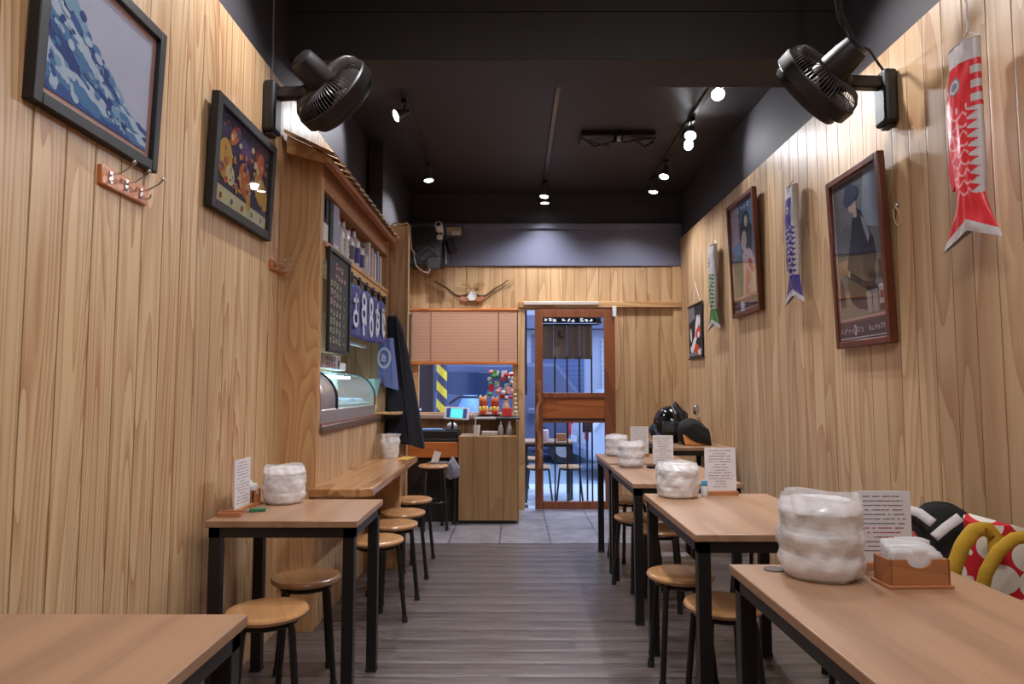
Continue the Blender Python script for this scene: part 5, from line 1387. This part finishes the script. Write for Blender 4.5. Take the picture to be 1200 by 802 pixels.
# tarp covered scooter
t = thing('covered_scooter', 'parked scooter under a blue and white cover beyond window', 'scooter', (-.70, 10.75, ZG))
def tarp(u, v):
    a = 2*PI*u; r = (1-.75*v**1.4); z = 1.28*v**.8
    return (.42*r*math.cos(a)*(1+.07*math.sin(5*a)), .65*r*math.sin(a), z+.05*math.sin(a*3)*(1-v))
mb = MB().grid(tarp, 44, 16, closed_u=True); mb.bm.verts.ensure_lookup_table(); mb.bm.faces.new([mb.bm.verts[-44+i] for i in range(44)])
mb.build('cover', C('tarp_blue', 120, 160, 210), t)
for s_ in (-.5, .5): MB().lathe([(.10, -.04), (.20, -.04), (.22, 0), (.20, .04), (.10, .04), (.10, -.04)], seg=24, T=Matrix.Translation((0, s_, .22)) @ Matrix.Rotation(PI/2, 4, 'Y')).build('wheel', M['rubber'], t)
MB().tube([(-.3, -.35, 1.15), (-.15, -.35, 1.25), (.15, -.35, 1.25), (.3, -.35, 1.15)], .02, 8).build('handlebar', M['black_metal'], t)
# vehicles
def car(label, x, y, rz, col, van=False, L_=4.2, W_=1.68, H_=1.45):
    t = thing('parked_car' if not van else 'parked_van', label, 'car' if not van else 'van', (x, y, ZG-.06), rz)
    h = H_
    if van: side = [(-L_/2, .30), (-L_/2, .85), (-L_/2+.10, h*.97), (-L_/2+.3, h), (L_/2-.9, h), (L_/2-.25, 1.05), (L_/2, .80), (L_/2, .30)]
    else: side = [(-L_/2, .32), (-L_/2+.02, .80), (-L_/2+.12, .92), (-L_/2+.45, h-.02), (-L_/2+.9, h), (.35, h), (1.05, .98), (L_/2-.15, .82), (L_/2, .6), (L_/2, .32)]
    side += [(L_/2-.45, .26), (-L_/2+.45, .26)]
    mb = MB()
    n = len(side)
    for s_ in (-1, 1): pass
    prof = lambda z: W_/2*(1 if z < .9 else 1-.14*(z-.9)/(h-.9))
    A = [mb.bm.verts.new((a, -prof(b), b)) for a, b in side]; B = [mb.bm.verts.new((a, prof(b), b)) for a, b in side]
    mb.bm.faces.new(A); mb.bm.faces.new(B[::-1])
    for i in range(n): mb.bm.faces.new((A[i], B[i], B[(i+1) % n], A[(i+1) % n]))
    mb.build('body', col, t, bevel=.07, seg=3)
    gm = C('car_glass', 44, 56, 84, rough=.08)
    MB().box(-L_/2-.005 if van else -L_/2+.06, -L_/2+.3, -W_*.38, W_*.38, .95, h-.16).build('rear_window', gm, t, bevel=.03)
    for s_ in (-1, 1):
        MB().box(-L_/2+.75, .45, s_*(W_/2-.09)-.02, s_*(W_/2-.09)+.02, .97, h-.17).build('side_window', gm, t, bevel=.02)
        MB().box(-L_/2-.015, -L_/2+.05, s_*(W_/2-.16)-.09, s_*(W_/2-.16)+.09, .62, .86).build('tail_lamp', C('tail_red', 196, 40, 48, rough=.2), t, bevel=.02)
        for xx in (-L_/2+.8, L_/2-.8):
            wl_ = MB().cyl((xx, s_*(W_/2-.2), .30), (xx, s_*(W_/2+.005), .30), .30, seg=28).build('wheel', M['rubber'], t, bevel=.02)
            MB().cyl((xx, s_*(W_/2), .30), (xx, s_*(W_/2+.015), .30), .17, seg=20).build('hub_cap', M['steel'], wl_)
        MB().box(.6, .78, s_*(W_/2+.09)-.09, s_*(W_/2+.09)+.05, .95, 1.08).build('door_mirror', col, t, bevel=.03)
    MB().box(-L_/2-.06, -L_/2+.05, -W_/2+.08, W_/2-.08, .34, .52).build('bumper', C('bumper_grey', 110, 122, 150), t, bevel=.03)
    MB().box(-L_/2-.07, -L_/2-.055, -.2, .2, .56, .66).build('number_plate', M['white'], t)
    return t
car('silver car parked outside, seen through the right door panes', 3.15, 11.7, .12, C('car_silver', 170, 178, 192, rough=.2))
car('dark blue van parked beyond the window', -.35, 13.95, .0, C('van_blue', 84, 90, 116, rough=.2), van=True, H_=1.95, W_=1.8)
# pavement table and stools
t = thing('pavement_table', 'small black table with pale top on pavement outside door', 'table', (.43, 8.75, ZG))
MB().box(-.31, .31, -.28, .28, .69, .715).build('tabletop', M['table'], t, bevel=.003)
MB().box(-.30, .30, -.27, .27, .65, .69).build('table_frame', M['black_metal'], t)
for sx in (-1, 1):
    for sy in (-1, 1): MB().box(sx*.28-.02, sx*.28+.02, sy*.25-.02, sy*.25+.02, 0, .66).build('leg', M['black_metal'], t)
for x, y, lab in ((.30, 8.22, 'round stool on the pavement in front of the small table'), (.67, 8.24, 'round stool on pavement right of the small table'), (.18, 9.25, 'round stool on pavement behind the small table')):
    copy_thing(base_stool, (x, y, ZG), .7, lab, 'stools out on the pavement')
t = thing('tissue_pack', 'white wrapped pack on the pavement table', 'pack', (.36, 8.65, ZG+.715))
MB().lathe([(.001, 0), (.075, 0), (.08, .04), (.078, .13), (.05, .15), (.001, .15)], seg=28, fn=lambda a, z: 1+.05*math.sin(6*a+z*50)).build('pack_body', C('pack_pink', 206, 186, 190), t)
MB().lathe([(.001, .15), (.06, .15), (.05, .19), (.001, .195)], seg=20).build('dark_lid', C('pack_dark', 40, 50, 90), t)
solo('condiment_box', 'small tan wooden box on the pavement table', 'box', (.60, 8.62, ZG+.715), MB().box(-.06, .06, -.04, .04, 0, .09), M['box_wood'], bevel=.003)
t = thing('hanging_sign', 'small dark hanging sign on a thin post outside the door', 'sign', (.86, 8.0, ZG))
MB().box(-.055, .055, -.01, .01, .86, 1.06).build('sign_board', C('sign_dark', 46, 40, 50), t, bevel=.003)
MB().cyl((0, .012, 0), (0, .012, 1.06), .012, seg=10).build('sign_post', M['black_metal'], t)
MB().cyl((0, .012, 0), (0, .012, .02), .09, seg=20).build('sign_foot', M['black_metal'], t)
# outdoor noren over the door
t = thing('entrance_curtain', 'grey brown entrance curtain with dark crest outside the door', 'curtain', (.60, YB+.32, 1.60))
HC = .385
MB().cyl((-.34, 0, .39), (.36, 0, .39), .010, seg=12).box(-.33, -.31, -.24, 0, .38, .40).box(.33, .35, -.24, 0, .38, .40).build('curtain_rod', M['black_metal'], t)
for k in range(4):
    x0_ = -.30+k*.145
    mb = MB().grid(lambda u, v, x0_=x0_: (x0_+u*.139, .008*math.sin(u*9+k)+.004, HC*(1-v)), 12, 8)
    mb.build('curtain_panel', C('linen_grey', 140, 124, 112), t, solid=.002)
mb = MB(); rnd = random.Random(6)
flat(mb, ell(-.08, .27, .035, .05, 18, .3), C('crest_dark', 80, 60, 70), -.012); flat(mb, ell(-.065, .28, .012, .03, 12, .5), C('linen_grey', 0, 0, 0), -.0125)
mb.build('crest', None, t, keep=True)
t = thing('entrance_signboard', 'black signboard strip with white characters above entrance curtain', 'signboard', (.60, YB+.24, 1.944))
MB().box(-.33, .36, -.01, .01, .055, .12).box(-.30, -.28, -.18, .0, .08, .10).box(.31, .33, -.18, .0, .08, .10).build('sign_board', C('board_black', 20, 18, 24), t)
mb = MB(); rnd = random.Random(16)
for k in range(11):
    if k in (3, 7): continue
    glyph(mb, -.25+k*.05, .0875, .04, .036, rnd, -.0115, plain('lit_glyph', (.8, .82, .9, 1), .5, emit=(.8, .85, 1, 1), es=.8) if k == 0 else bpy.data.materials['lit_glyph'], t=.3, n=4)
mb.build('sign_writing', None, t, keep=True)
t = thing('blue_signboard', 'tall blue and navy signboard outside, left of the door leaf', 'signboard', (.10, 7.85, ZG))
MB().box(-.12, .05, 0, .05, 1.3, 2.45).build('board', C('sign_navy', 36, 40, 84), t, bevel=.004)
mb = MB(); rnd = random.Random(26)
for k in range(6): glyph(mb, -.085, 1.5+k*.15, .05, .08, rnd, -.002, C('sign_paleblue', 150, 170, 230), t=.2)
mb.build('sign_writing', None, t, keep=True)
MB().cyl((-.03, .03, 0), (-.03, .03, 1.3), .02, seg=12).build('post', C('post_blue', 110, 140, 200), t)
MB().box(-.12, .06, -.05, .1, 0, .03).build('foot', M['black_metal'], t)
# unseen area light whitening the pavement and street front
add_area('pavement_fill_light', (.8, 9.6, 4.5), (.6, 8.9, 0), 260, 3, 2, (.62, .80, 1.0))
